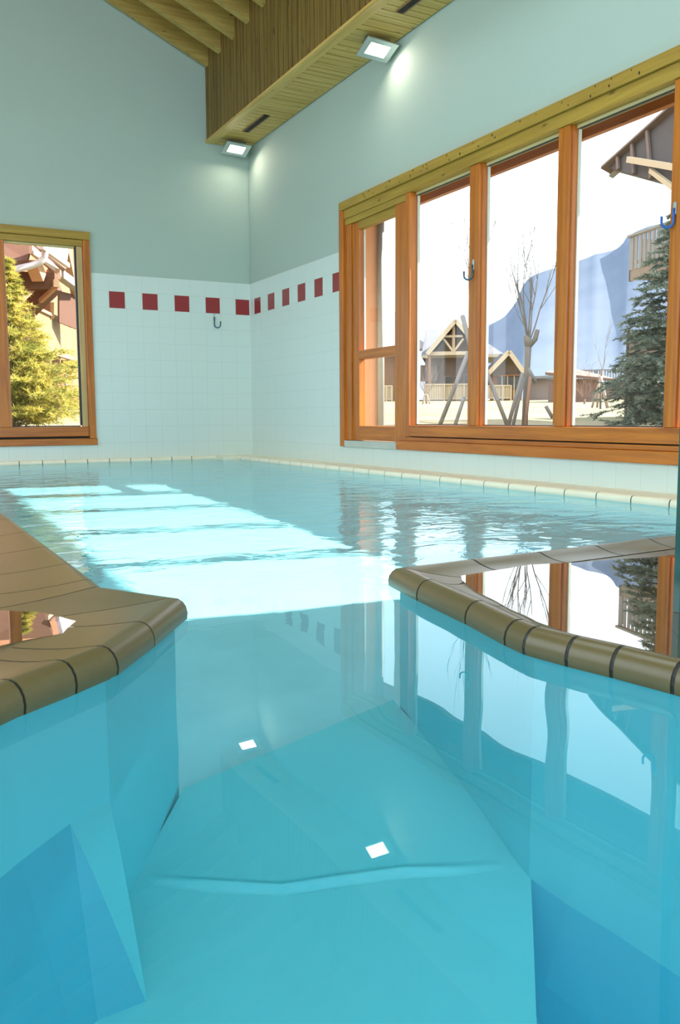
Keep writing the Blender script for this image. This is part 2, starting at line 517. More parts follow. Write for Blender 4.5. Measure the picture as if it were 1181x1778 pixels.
# uprights
b = MB(); b.box((WX - 0.03, 7.575, OZ0), (WX + 0.10, 7.655, 2.491)); b.build('jamb', FR(2), win, bevel=0.006)
b = MB(); b.box((WX - 0.012, 6.405, 0.32), (WX + 0.10, 6.475, 2.404)); b.build('post', FR(2), win, bevel=0.005)
for (ya, yb) in ((5.584, 5.437), (4.603, 4.474), (3.648, 3.547)):
    b = MB()
    b.box((WX + 0.0, yb + 0.012, 0.425), (WX + 0.10, ya - 0.012, 2.404))
    b.box((WX + 0.025, yb, 0.425), (WX + 0.085, ya, 2.404))
    b.build('mullion', FR(2), win, bevel=0.004)
    MB().box((GX - 0.006, ya, 0.43), (GX + 0.01, ya + 0.007, 2.38)).build('gasket', M['gasket'], win)
    MB().box((GX - 0.008, yb - 0.010, 0.43), (GX + 0.012, yb, 2.38)).build('spacer_strip', M['spacer'], win)
MB().box((GX - 0.008, 6.393, 0.43), (GX + 0.012, 6.403, 2.38)).build('spacer_strip', M['spacer'], win)
b = MB(); b.box((WX - 0.025, OY0 - 0.02, OZ0), (WX + 0.10, 2.660, 2.491)); b.build('jamb', FR(2), win, bevel=0.006)
# bottom rails
MB().box((WX - 0.008, 2.661, 0.327), (WX + 0.10, 6.404, 0.424)).build('bottom_rail', FR(1), win, bevel=0.004)
MB().box((WX + 0.012, 2.661, 0.318), (WX + 0.09, 6.404, 0.327)).build('rail_gap', M['dark_gap'], win)
MB().box((WX - 0.012, 2.661, 0.286), (WX + 0.10, 6.57, 0.318)).build('sill_rail', FR(1), win, bevel=0.003)
MB().box((WX - 0.04, 2.55, 0.207), (WX + 0.06, 6.575, 0.285)).build('sill_board', FR(1), win, bevel=0.006)
MB().box((GX - 0.012, 2.661, 0.424), (GX + 0.02, 6.404, 0.432)).build('gasket', M['gasket'], win)
for (ya, yb) in ((6.405, 5.584), (5.437, 4.603), (4.474, 3.648), (3.547, 2.661)):
    MB().box((GX, yb, 0.425), (GX + 0.006, ya, 2.386)).build('pane', M['glass'], win)
# glazed door at the far end
door = thing('door_1', 'narrow pine door with two glass panes at the far end of the glazing', 'door', (WX, 7.0, OZ0))
struct(door)
MB().box((WX - 0.005, 6.476, 2.345), (WX + 0.10, 7.574, 2.404)).build('door_head', PINE(1), door, bevel=0.004)
for (ya, yb) in ((7.46, 7.574), (6.476, 6.655)):
    MB().box((WX - 0.002, min(ya, yb), 0.268), (WX + 0.09, max(ya, yb), 2.344)).build('stile', FR(2), door, bevel=0.004)
MB().box((WX + 0.015, 7.335, 0.268), (WX + 0.085, 7.459, 2.344)).build('inner_stile', FR(2), door, bevel=0.004)
MB().box((WX + 0.012, 6.656, 2.275), (WX + 0.085, 7.334, 2.344)).build('top_rail', PINE(1), door, bevel=0.004)
MB().box((WX + 0.012, 6.656, 1.05), (WX + 0.085, 7.334, 1.135)).build('middle_rail', FR(1), door, bevel=0.004)
MB().box((WX + 0.006, 6.656, 0.272), (WX + 0.09, 7.334, 0.412)).build('bottom_rail', FR(1), door, bevel=0.004)
MB().box((WX - 0.03, 6.59, 0.206), (WX + 0.11, 7.56, 0.266)).build('threshold', plain('grey_threshold', (0.5, 0.53, 0.48), 0.5), door)
MB().box((GX, 6.656, 1.136), (GX + 0.006, 7.334, 2.274)).build('pane', M['glass'], door)
MB().box((GX, 6.656, 0.413), (GX + 0.006, 7.334, 1.049)).build('pane', M['glass'], door)
MB().box((GX - 0.005, 7.325, 1.137), (GX + 0.01, 7.334, 2.273)).build('spacer_strip', M['spacer'], door)
# knots and bolt heads on the head board
random.seed(9)
b = MB()
yy = 3.9
while yy < 7.4:
    for s in (-1, 1):
        if random.random() < 0.8:
            zc = 2.532 + s * random.uniform(0.012, 0.026)
            yc = yy + random.uniform(-0.04, 0.04)
            r = random.uniform(0.004, 0.009)
            b.add([(WX - 0.0365, yc + r * 0.7 * math.cos(a), zc + r * 1.2 * math.sin(a)) for a in [i * math.pi / 4 for i in range(8)]] +
                  [(WX - 0.0345, yc + r * 0.7 * math.cos(a), zc + r * 1.2 * math.sin(a)) for a in [i * math.pi / 4 for i in range(8)]],
                  [tuple(range(8))] + [(i, (i + 1) % 8, 8 + (i + 1) % 8, 8 + i) for i in range(8)])
    yy += random.uniform(0.12, 0.3)
b.build('nail_holes', M['dark_gap'], win)

# ------------------------------------------------------------------ window in the back wall
w2 = thing('window_2', 'small pine framed window in the end wall looking onto a chalet', 'window', (1.2, BY, LZ0))
struct(w2)
GY = BY + 0.075
def ybox(x0, x1, z0, z1, p0, p1): return MB().box((x0, BY + p0, z0), (x1, BY + p1, z1))
ybox(LX0, LX1 + 0.004, 2.465, 2.553, -0.035, 0.1).build('head_board', PINE(0), w2, bevel=0.006)
ybox(LX0, 2.148, 2.398, 2.464, -0.008, 0.1).build('head_rail', PINE(0), w2, bevel=0.004)
ybox(1.33, 2.06, 2.378, 2.397, 0.045, 0.1).build('glazing_bead', wood('pale_bead_', 0, (0.55, 0.45, 0.22), (0.7, 0.6, 0.32), knots=False), w2)
ybox(2.148, LX1, 0.27, 2.464, -0.03, 0.1).build('jamb', FR(2), w2, bevel=0.006)
ybox(2.085, 2.147, 0.405, 2.397, 0.02, 0.1).build('stile', wood('pale_stile_', 2, (0.45, 0.30, 0.12), (0.62, 0.45, 0.2), knots=False), w2, bevel=0.004)
ybox(2.066, 2.084, 0.42, 2.39, 0.05, 0.09).build('gasket', M['gasket'], w2)
ybox(1.20, 1.322, 0.405, 2.397, -0.008, 0.1).build('mullion', FR(2), w2, bevel=0.004)
ybox(1.323, 1.332, 0.42, 2.39, 0.05, 0.09).build('spacer_strip', M['spacer'], w2)
ybox(LX0, 0.24, 0.405, 2.397, -0.008, 0.1).build('stile', FR(2), w2, bevel=0.004)
ybox(LX0, 2.147, 0.296, 0.404, 0.0, 0.1).build('bottom_rail', FR(0), w2, bevel=0.004)
ybox(LX0, 2.147, 0.272, 0.295, 0.02, 0.1).build('rail_gap', M['dark_gap'], w2)
ybox(LX0, LX1 + 0.01, 0.198, 0.270, -0.035, 0.1).build('sill_board', FR(0), w2, bevel=0.006)
ybox(1.333, 2.065, 0.405, 0.418, 0.045, 0.09).build('gasket', M['gasket'], w2)
MB().box((1.333, GY, 0.405), (2.065, GY + 0.006, 2.378)).build('pane', M['glass'], w2)
MB().box((0.241, GY, 0.405), (1.199, GY + 0.006, 2.397)).build('pane', M['glass'], w2)

# ================================================================== POOL: boundary lines
LB = [(0.527, 9.86), (0.527, 7.4), (0.527, 4.65), (0.527, 4.05), (0.527, 3.55), (0.527, 3.10), (0.527, 2.70), (0.527, 2.40), (0.525, 2.292), (0.665, 2.045), (0.515, 1.820), (0.393, 1.650), (0.300, 1.582), (0.199, 1.505), (-0.05, 1.29), (-0.35, 1.02), (-0.8, 0.60), (-1.4, 0.05), (-2.0, -0.5)]
RB = [(3.79, 2.34), (3.3, 2.275), (2.86, 2.245), (2.624, 2.228), (2.436, 2.223), (2.157, 2.206), (1.892, 2.19), (1.615, 2.178), (1.318, 2.155), (1.275, 1.935), (1.228, 1.652), (1.186, 1.452), (1.176, 1.378), (1.193, 1.268), (1.216, 1.170), (1.238, 1.045), (1.27, 0.80), (1.34, 0.50), (1.45, 0.15), (1.55, -0.3), (1.7, -2.0)]

def offset(pl_, i, side):
    """mitre direction (unit inward to deck, scaled)"""
    p = Vector(pl_[i])
    n_ = []
    if i > 0:
        d = (p - Vector(pl_[i - 1])).normalized(); n_.append(Vector((-d.y, d.x)) * side)
    if i < len(pl_) - 1:
        d = (Vector(pl_[i + 1]) - p).normalized(); n_.append(Vector((-d.y, d.x)) * side)
    if len(n_) == 1: return n_[0]
    s = (n_[0] + n_[1]).normalized()
    return s / max(0.35, s.dot(n_[0]))
def profile(width, dz=0.0):
    """(inward distance, height) from under the nose round to the deck"""
    pr = [(0.030, -0.020 + dz), (0.012, -0.016 + dz), (0.002, -0.002 + dz), (0.0, 0.014 + dz), (0.003, 0.030 + dz), (0.010, 0.043 + dz), (0.020, 0.052 + dz), (0.032, 0.056 + dz), (0.046, 0.0555 + dz)]
    for t in (0.25, 0.45, 0.65, 0.85, 1.0):
        s = 0.046 + (width - 0.046) * t
        pr.append((s, 0.0375 + dz * 0.0 + (0.0555 - 0.0375) * (1 - t) ** 2.2))
    return pr
def coping(pl_, side, width, mat, name, gap=0.007, wd=None, zs=1.0):
    stones, joint = MB(), MB()
    n = len(pl_)
    for i in range(n - 1):
        p, q_ = Vector(pl_[i]), Vector(pl_[i + 1])
        mp_, mq = offset(pl_, i, side), offset(pl_, i + 1, side)
        wi = wd[i] if wd else width
        wj = wd[i + 1] if wd else width
        d = (q_ - p).normalized()
        g = gap / 2
        secs = []
        L = (q_ - p).length
        for t, m_, w_, sh in ((0, mp_, wi, g), (1, mq, wj, -g)):
            base = p if t == 0 else q_
            secs.append([(base.x + m_.x * s + d.x * sh, base.y + m_.y * s + d.y * sh, z if z < 0.0376 else 0.0375 + (z - 0.0375) * zs) for s, z in profile(w_)])
        k = len(secs[0])
        vs_ = secs[0] + secs[1]
        fs_ = [(a, a + 1, k + a + 1, k + a) for a in range(k - 1)] + [tuple(range(k)), tuple(range(2 * k - 1, k - 1, -1))] + [(0, k, 2 * k - 1, k - 1)]
        stones.add(vs_, fs_)
        # black joint: same section, slightly sunk, spans the gap
        if i > 0:
            c = [(s + 0.002, (z if z < 0.0376 else 0.0375 + (z - 0.0375) * zs) - (0.0008 if s > 0.03 else 0)) for s, z in profile(wi)]
            sa = [(p.x + mp_.x * s - d.x * (g + .001), p.y + mp_.y * s - d.y * (g + .001), z) for s, z in c]
            sb = [(p.x + mp_.x * s + d.x * (g + .001), p.y + mp_.y * s + d.y * (g + .001), z) for s, z in c]
            joint.add(sa + sb, [(a, a + 1, k + a + 1, k + a) for a in range(k - 1)] + [tuple(range(k)), tuple(range(2 * k - 1, k - 1, -1)), (0, k, 2 * k - 1, k - 1)])
    o = stones.build(name, mat)
    for p_ in o.data.polygons:
        vv = p_.vertices; p_.use_smooth = len(vv) == 4 and (max(vv) - min(vv)) <= 15
    o.data.set_sharp_from_angle(angle=R(48))
    j = joint.build('joint', M['grout'], o)
    return o
wdL = [0.32] * 8 + [0.36, 0.34, 0.30, 0.24, 0.22, 0.22, 0.26, 0.26, 0.26, 0.26, 0.26]
cl = coping(LB, -1, 0.3, M['stone'], 'floor_coping_left', wd=wdL)
struct(cl, 'olive brown rounded coping stones of the near left pool edge', 'pool coping')
wdR = [0.16] * 8 + [0.20, 0.13, 0.11, 0.085, 0.075, 0.075, 0.075, 0.075, 0.08, 0.1, 0.1, 0.1, 0.1]
cr_ = coping(RB, 1, 0.12, M['stone'], 'floor_coping_right', gap=0.009, wd=wdR)
struct(cr_, 'grey brown rounded coping stones of the near right pool corner', 'pool coping')
# far ledges
fr = [(3.79, 2.34)]
yv = 2.72
while yv < 9.6:
    fr.append((3.79, yv)); yv += 0.272
fr += [(3.79, 9.70), (3.63, 9.86)]
xv = 3.3
while xv > 0.6:
    fr.append((xv, 9.86)); xv -= 0.243
fr.append((0.527, 9.86))
def coping_far(pl_):
    o = coping(pl_, -1, 0.13, M['ledge'], 'floor_coping_far', gap=0.008, zs=0.25)
    return o
cf = coping_far(fr)
struct(cf, 'pale coping ledge along the foot of the long wall', 'pool coping')
b = MB()
b.box((3.90, 2.3, -0.1), (WX, 9.6, 0.0385))
b.box((3.60, 9.6, -0.1), (WX, BY, 0.038))
b.box((0.2, 9.965, -0.1), (3.60, BY, 0.038))
struct(b.build('floor_ledge', M['ledge']), 'pale stone ledge between the water and the long wall', 'floor')

# deck slabs
def deck_mat():
    m, nt, p = newmat('deck_tiles')
    g = N(nt, 'ShaderNodeNewGeometry')
    mp = N(nt, 'ShaderNodeMapping')
    mp.inputs['Rotation'].default_value = (0, 0, R(38))
    nt.links.new(g.outputs['Position'], mp.inputs[0])
    br = N(nt, 'ShaderNodeTexBrick', offset=0.0, i_Scale=1.0)
    br.inputs['Mortar Size'].default_value = 0.0022
    br.inputs['Mortar Smooth'].default_value = 0.0
    br.inputs['Brick Width'].default_value = 0.20
    br.inputs['Row Height'].default_value = 0.20
    br.inputs['Color1'].default_value = (0.10, 0.08, 0.04, 1)
    br.inputs['Color2'].default_value = (0.13, 0.10, 0.052, 1)
    br.inputs['Mortar'].default_value = (0.012, 0.012, 0.010, 1)
    nt.links.new(mp.outputs[0], br.inputs['Vector'])
    nt.links.new(br.outputs['Color'], p.inputs['Base Color'])
    p.inputs['Roughness'].default_value = 0.35
    return m
M['deck'] = deck_mat()
def deck_poly(pl_, side, ins, extra):
    pts = []
    for i in range(len(pl_)):
        o_ = offset(pl_, i, side)
        pts.append((pl_[i][0] + o_.x * ins, pl_[i][1] + o_.y * ins, 0.0355))
    pts += [(x, y_, 0.0355) for x, y_ in extra]
    return pts
def ngon_slab(name, pts, mat, depth=0.12):
    bm = bmesh.new()
    top = [bm.verts.new(p) for p in pts]
    f = bm.faces.new(top)
    bmesh.ops.triangulate(bm, faces=[f])
    r = bmesh.ops.extrude_face_region(bm, geom=bm.faces[:])
    vv = [e for e in r['geom'] if isinstance(e, bmesh.types.BMVert)]
    bmesh.ops.translate(bm, verts=vv, vec=(0, 0, -depth))
    bmesh.ops.recalc_face_normals(bm, faces=bm.faces)
    me = bpy.data.meshes.new(name)
    bm.to_mesh(me); bm.free()
    o = bpy.data.objects.new(name, me); C.objects.link(o); me.materials.append(mat)
    return o
dl = ngon_slab('floor_deck_left', deck_poly(LB, -1, 0.05, [(-3.2, -0.5), (-3.2, BY), (0.40, BY)]), M['deck'])
struct(dl, 'olive brown tiled deck left of the water', 'floor')
dr = ngon_slab('floor_deck_right', deck_poly(RB, 1, 0.05, [(WX, -2.0), (WX, 2.38)]), M['deck'])
struct(dr, 'wet tiled deck right of the water mirroring the glazing', 'floor')

# puddles of water lying on the deck
def puddle(name, pts, z, label):
    n = 60
    P = []
    for i in range(len(pts)):
        a, b_ = Vector(pts[i]), Vector(pts[(i + 1) % len(pts)])
        k = max(2, int((b_ - a).length / 0.03))
        for j in range(k):
            P.append(a.lerp(b_, j / k))
    Q = []
    for i, p in enumerate(P):
        w = noise.noise((p.x * 9, p.y * 9, 3.1)) * 0.016
        Q.append((p.x + w, p.y + w * 0.6, z))
    o = ngon_slab(name, Q, M['film'], 0.0006)
    tag(o, label, 'puddle')
    return o
puddle('puddle', [(1.47, 2.0), (1.603, 2.020), (1.764, 2.043), (1.924, 2.011), (2.090, 1.979), (2.246, 1.955), (4.0, 2.0), (4.0, -0.5), (1.66, -0.5), (1.50, 0.5), (1.335, 0.98), (1.315, 1.08), (1.285, 1.2), (1.27, 1.30), (1.285, 1.46), (1.325, 1.62), (1.39, 1.86)], 0.0402,
       'thin sheet of water mirroring the wide glazing on the right deck')
puddle('puddle', [(0.10, 2.24), (0.23, 2.18), (0.315, 2.13), (0.37, 2.0), (0.405, 1.92), (0.36, 1.885), (0.27, 1.87), (0.18, 1.83), (0.0, 1.78), (-0.3, 1.72), (-0.3, 2.3)], 0.0402,
       'small puddle mirroring the end window on the left deck')

# ------------------------------------------------------------------ pool shell
FP, FM, FD = -1.05, -1.22, -1.30     # passage floor, main basin floor, sunk strip on the right
def strip(full, side, z0, z1, name, mat, back=0.04, i0=0, i1=None):
    """vertical liner face set back below the nose"""
    b_ = MB()
    pl_ = full[i0:i1]
    n = len(pl_)
    top = []
    offset_ = lambda _p, i, sd: offset(full, i + i0, sd)
    for i in range(n):
        o_ = offset_(pl_, i, side)
        top.append((pl_[i][0] + o_.x * back, pl_[i][1] + o_.y * back))
    for i in range(n - 1):
        a, c = top[i], top[i + 1]
        ai = (a[0] + offset_(pl_, i, side).x * 0.04, a[1] + offset_(pl_, i, side).y * 0.04)
        ci = (c[0] + offset_(pl_, i + 1, side).x * 0.04, c[1] + offset_(pl_, i + 1, side).y * 0.04)
        b_.add([(a[0], a[1], z0), (c[0], c[1], z0), (c[0], c[1], z1), (a[0], a[1], z1), (ai[0], ai[1], z0), (ci[0], ci[1], z0), (ci[0], ci[1], z1), (ai[0], ai[1], z1)],
               [(0, 1, 2, 3), (7, 6, 5, 4), (3, 2, 6, 7), (0, 4, 5, 1)] + ([(0, 3, 7, 4)] if i == 0 else []) + ([(1, 5, 6, 2)] if i == n - 2 else []))
    return b_.build(name, mat)
BK = 0.03
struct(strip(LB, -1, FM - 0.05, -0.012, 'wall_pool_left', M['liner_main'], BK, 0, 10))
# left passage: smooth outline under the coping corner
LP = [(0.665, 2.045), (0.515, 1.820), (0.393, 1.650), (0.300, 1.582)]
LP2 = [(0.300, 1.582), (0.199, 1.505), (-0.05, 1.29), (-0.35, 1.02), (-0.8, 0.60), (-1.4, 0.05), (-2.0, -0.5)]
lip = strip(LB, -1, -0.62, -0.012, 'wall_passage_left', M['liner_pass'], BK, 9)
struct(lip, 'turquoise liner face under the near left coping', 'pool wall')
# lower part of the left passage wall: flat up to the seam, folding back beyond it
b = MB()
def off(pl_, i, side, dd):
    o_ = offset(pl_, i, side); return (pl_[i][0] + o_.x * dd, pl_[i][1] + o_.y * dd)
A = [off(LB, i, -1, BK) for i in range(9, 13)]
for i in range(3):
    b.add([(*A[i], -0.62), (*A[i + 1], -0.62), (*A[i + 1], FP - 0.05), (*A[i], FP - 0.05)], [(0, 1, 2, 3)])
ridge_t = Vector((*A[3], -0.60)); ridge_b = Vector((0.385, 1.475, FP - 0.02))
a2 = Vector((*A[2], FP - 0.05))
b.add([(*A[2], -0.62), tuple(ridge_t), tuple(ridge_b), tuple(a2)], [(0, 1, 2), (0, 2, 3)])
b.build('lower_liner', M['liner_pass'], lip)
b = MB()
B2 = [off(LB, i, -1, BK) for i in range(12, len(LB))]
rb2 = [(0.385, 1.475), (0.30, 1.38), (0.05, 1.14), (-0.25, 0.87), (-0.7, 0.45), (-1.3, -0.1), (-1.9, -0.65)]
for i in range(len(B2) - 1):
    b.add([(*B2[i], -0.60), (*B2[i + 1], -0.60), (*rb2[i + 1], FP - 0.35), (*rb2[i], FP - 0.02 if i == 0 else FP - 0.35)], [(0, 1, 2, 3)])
b.build('sloping_liner', M['liner_shaded'], lip)
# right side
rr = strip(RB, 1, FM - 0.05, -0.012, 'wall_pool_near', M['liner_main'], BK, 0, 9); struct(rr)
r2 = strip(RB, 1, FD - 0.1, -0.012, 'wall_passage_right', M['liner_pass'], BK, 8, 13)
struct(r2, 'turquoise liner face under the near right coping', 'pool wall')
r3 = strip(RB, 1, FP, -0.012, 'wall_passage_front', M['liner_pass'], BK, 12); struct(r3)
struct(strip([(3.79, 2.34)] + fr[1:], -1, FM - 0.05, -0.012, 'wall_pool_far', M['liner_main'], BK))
# floors
def flat(name, pts, z, mat):
    return ngon_slab(name, [(x, y_, z) for x, y_ in pts], mat, 0.05)
fm = flat('floor_pool', [(0.45, 9.95), (0.45, 2.2), (0.63, 1.98), (1.335, 2.125), (3.9, 2.2), (3.9, 9.95)], FM, M['liner_main'])
struct(fm, 'pale blue pool floor lit by the sun through the glazing', 'pool floor')
# passage floor with a liner wrinkle as real relief
bm = bmesh.new()
foot = [(0.64, 2.035), (1.345, 2.17), (1.31, 1.94), (1.262, 1.655), (1.22, 1.455), (1.208, 1.375), (0.93, 1.03), (0.4, 0.25), (0.1, -0.6), (-1.9, -0.62), (-0.7, 0.42), (0.05, 1.12), (0.25, 1.36), (0.25, 1.58), (0.36, 1.67), (0.485, 1.84)]
def inside(x, y_):
    c = False
    for i in range(len(foot)):
        x1, y1 = foot[i]; x2, y2 = foot[i - 1]
        if (y1 > y_) != (y2 > y_) and x < (x2 - x1) * (y_ - y1) / (y2 - y1) + x1: c = not c
    return c
wr_pts = [(0.48, 1.765), (0.60, 1.69), (0.72, 1.62), (0.84, 1.585), (0.97, 1.54), (1.10, 1.475), (1.18, 1.44)]
def dist_seg(p, a, c):
    ap, ab = p - a, c - a
    t = max(0, min(1, ap.dot(ab) / ab.dot(ab)))
    return (ap - ab * t).length
WR = [Vector(p) for p in wr_pts]
def wrinkle(x, y_):
    p = Vector((x, y_))
    d = min(dist_seg(p, WR[i], WR[i + 1]) for i in range(len(WR) - 1))
    fade = max(0, min(1, (x - 0.46) / 0.12)) * max(0, min(1, (1.19 - x) / 0.2))
    return 0.013 * math.exp(-(d / 0.012) ** 2) * fade
f = bm.faces.new([bm.verts.new((x, y_, FP)) for x, y_ in foot])
bmesh.ops.triangulate(bm, faces=[f])
me = bpy.data.meshes.new('floor_passage'); bm.to_mesh(me); bm.free()
o = bpy.data.objects.new('floor_passage', me); C.objects.link(o); me.materials.append(M['liner_pass']); struct(o, 'turquoise liner floor of the near passage with a long crease', 'pool floor')
b = MB()
nx, ny = 150, 90
gv = []
for j in range(ny + 1):
    for i in range(nx + 1):
        x = 0.40 + 0.80 * i / nx
        yc = 1.60 - (x - 0.8) * 0.46
        y_ = yc - 0.13 + 0.26 * j / ny
        edge = min(i, nx - i, j * 2, (ny - j) * 2) / 12.0
        gv.append((x, y_, FP + 0.0002 + wrinkle(x, y_)))
keep = [inside(gv[k_][0], gv[k_][1]) for k_ in range(len(gv))]
b.add(gv, [(j * (nx + 1) + i, j * (nx + 1) + i + 1, (j + 1) * (nx + 1) + i + 1, (j + 1) * (nx + 1) + i) for j in range(ny) for i in range(nx) if gv[j * (nx + 1) + i][2] > FP + 0.0006 or gv[(j + 1) * (nx + 1) + i + 1][2] > FP + 0.0006])
b.build('crease', M['liner_pass'], o, smooth=True, fix=False)
# rounded liner lip where the passage floor steps down on the right, and the sunk strip itself
sunk = flat('floor_sunk_strip', [(1.26, 1.40), (1.30, 1.0), (1.7, -2.1), (-3.3, -2.1), (-3.3, 1.0), (-0.5, 1.0), (0.3, 1.5), (0.9, 1.5)], FD, M['liner_shaded'])
struct(sunk, 'darker blue sunken floor at the near end of the passage', 'pool floor')
b = MB()
ed = [(1.208, 1.375), (0.93, 1.03), (0.4, 0.25), (0.1, -0.6)]
for i in range(3):
    b.add([(*ed[i], FP), (*ed[i + 1], FP), (*ed[i + 1], FD), (*ed[i], FD)], [(0, 1, 2, 3)])
b.build('step_face', M['liner_pass'], o)
b = MB(); b.add([(0.655, 2.0, FP), (1.335, 2.135, FP), (1.335, 2.135, FM), (0.655, 2.0, FM)], [(0, 1, 2, 3)]); b.build('step_face', M['liner_pass'], o)
# right lower sloping strip
b = MB()
RQ = [off(RB, i, 1, BK) for i in range(12, len(RB))]
RS = [(p[0] - 0.10, p[1] - 0.02) for p in RQ]
for i in range(len(RQ) - 1):
    b.add([(*RQ[i], FP), (*RQ[i + 1], FP), (*RS[i + 1], FD), (*RS[i], FD)], [(0, 1, 2, 3)])
b.build('sloping_liner', M['liner_shaded'], r3)

# the water
def water():
    b_ = MB()
    pts = [(0.527 - 0.045, 9.93), (0.50, 2.28), (0.645, 2.02), (0.37, 1.63), (0.28, 1.56), (0.18, 1.49), (-0.35, 0.99), (-2.05, -0.55), (-3.19, -0.6), (-3.19, -3.99), (4.14, -3.99), (4.14, -2.0), (1.73, -2.0), (1.58, -0.3), (1.37, 0.5), (1.27, 1.045), (1.205, 1.378), (1.25, 1.652), (1.345, 2.13), (2.9, 2.215), (3.83, 2.30), (3.84, 9.93)]
    bm = bmesh.new()
    f_ = bm.faces.new([bm.verts.new((x, y_, 0.0)) for x, y_ in pts])
    bmesh.ops.triangulate(bm, faces=[f_])
    bmesh.ops.recalc_face_normals(bm, faces=bm.faces)
    me_ = bpy.data.meshes.new('pool_water'); bm.to_mesh(me_); bm.free()
    if me_.polygons[0].normal.z < 0: me_.flip_normals()
    for p in me_.polygons: p.use_smooth = True
    o_ = bpy.data.objects.new('pool_water', me_); C.objects.link(o_); me_.materials.append(M['water'])
    struct(o_, 'clear turquoise swimming pool water', 'water')
    return o_
wa = water()
wa.cycles.is_caustics_caster = True
for nme in list(bpy.data.objects):
    if nme.type == 'MESH' and any(k in nme.name for k in ('floor_pool', 'wall_pool', 'wall_passage', 'floor_passage', 'floor_sunk', 'crease', 'liner', 'step_face')):
        nme.cycles.is_caustics_receiver = True
# ground under everything
b = MB(); b.box((-3.2, -4.0, -1.6), (WX, BY, -1.45)); struct(b.build('floor_slab', plain('concrete', (0.3, 0.3, 0.3), 0.9)))

# ------------------------------------------------------------------ glass partition leaf on the right deck
gp = thing('glass_partition', 'tall tinted glass screen standing on the wet right deck', 'glass screen', (1.62, 1.37, 0.04))
MB().box((1.642, 1.365, 0.042), (WX - 0.002, 1.377, 3.4)).build('glass_leaf', M['panel_glass'], gp)
MB().box((1.628, 1.362, 0.041), (1.641, 1.380, 3.4)).build('edge_profile', M['glass_edge'], gp)

# ------------------------------------------------------------------ hooks
def hook(name, label, base, out, side, s, plate_h, group=None):
    """J shaped metal hook: base on the wall, out = wall normal, side = sideways direction of the J"""
    base, out, side = Vector(base), Vector(out), Vector(side)
    t = thing(name, label, 'hook', base, group)
    up = Vector((0, 0, 1))
    b_ = MB()
    p0 = base + out * 0.004
    b_.beam(p0 - up * plate_h / 2 + out * 0.0, p0 + up * plate_h / 2, 0.022, 0.008, up=out)
    b_.build('back_plate', plain('hook_plate', (0.45, 0.55, 0.55), 0.35, 0.5), t, bevel=0.002)
    pts = []
    a0 = base + out * 0.012
    c0 = a0 - up * (plate_h / 2) 
    d = (out * 0.55 + side * 0.85).normalized()
    pts.append(a0 + up * 0.0)
    pts.append(c0 - up * s * 0.4)
    for k_ in range(0, 9):
        a = math.pi * k_ / 8
        pts.append(c0 - up * (s * 0.6 + math.sin(a) * s * 0.5) + d * (s * 0.5 - math.cos(a) * s * 0.5))
    pts.append(c0 - up * (s * 0.1) + d * s)
    MB().tube(pts, 0.0075, 8).build('prong', M['steel'], t, smooth=True)
    return t
hook('wall_hook', 'grey metal J hook below the fourth red tile on the end wall', (3.672, BY, 1.70), (0, -1, 0), (1, 0, 0), 0.075, 0.09)
hook('wall_hook', 'dark hook screwed to the mullion between the first two tall panes', (WX, 5.51, 1.66), (-1, 0, 0), (0, 0.7, 0), 0.065, 0.08)
h3 = hook('wall_hook', 'blue hook on the post beside the balcony view', (WX, 3.60, 1.685), (-1, 0, 0), (0, 0.7, 0), 0.065, 0.07)
h3.children[1].data.materials[0] = plain('blue_plastic', (0.02, 0.12, 0.5), 0.35)

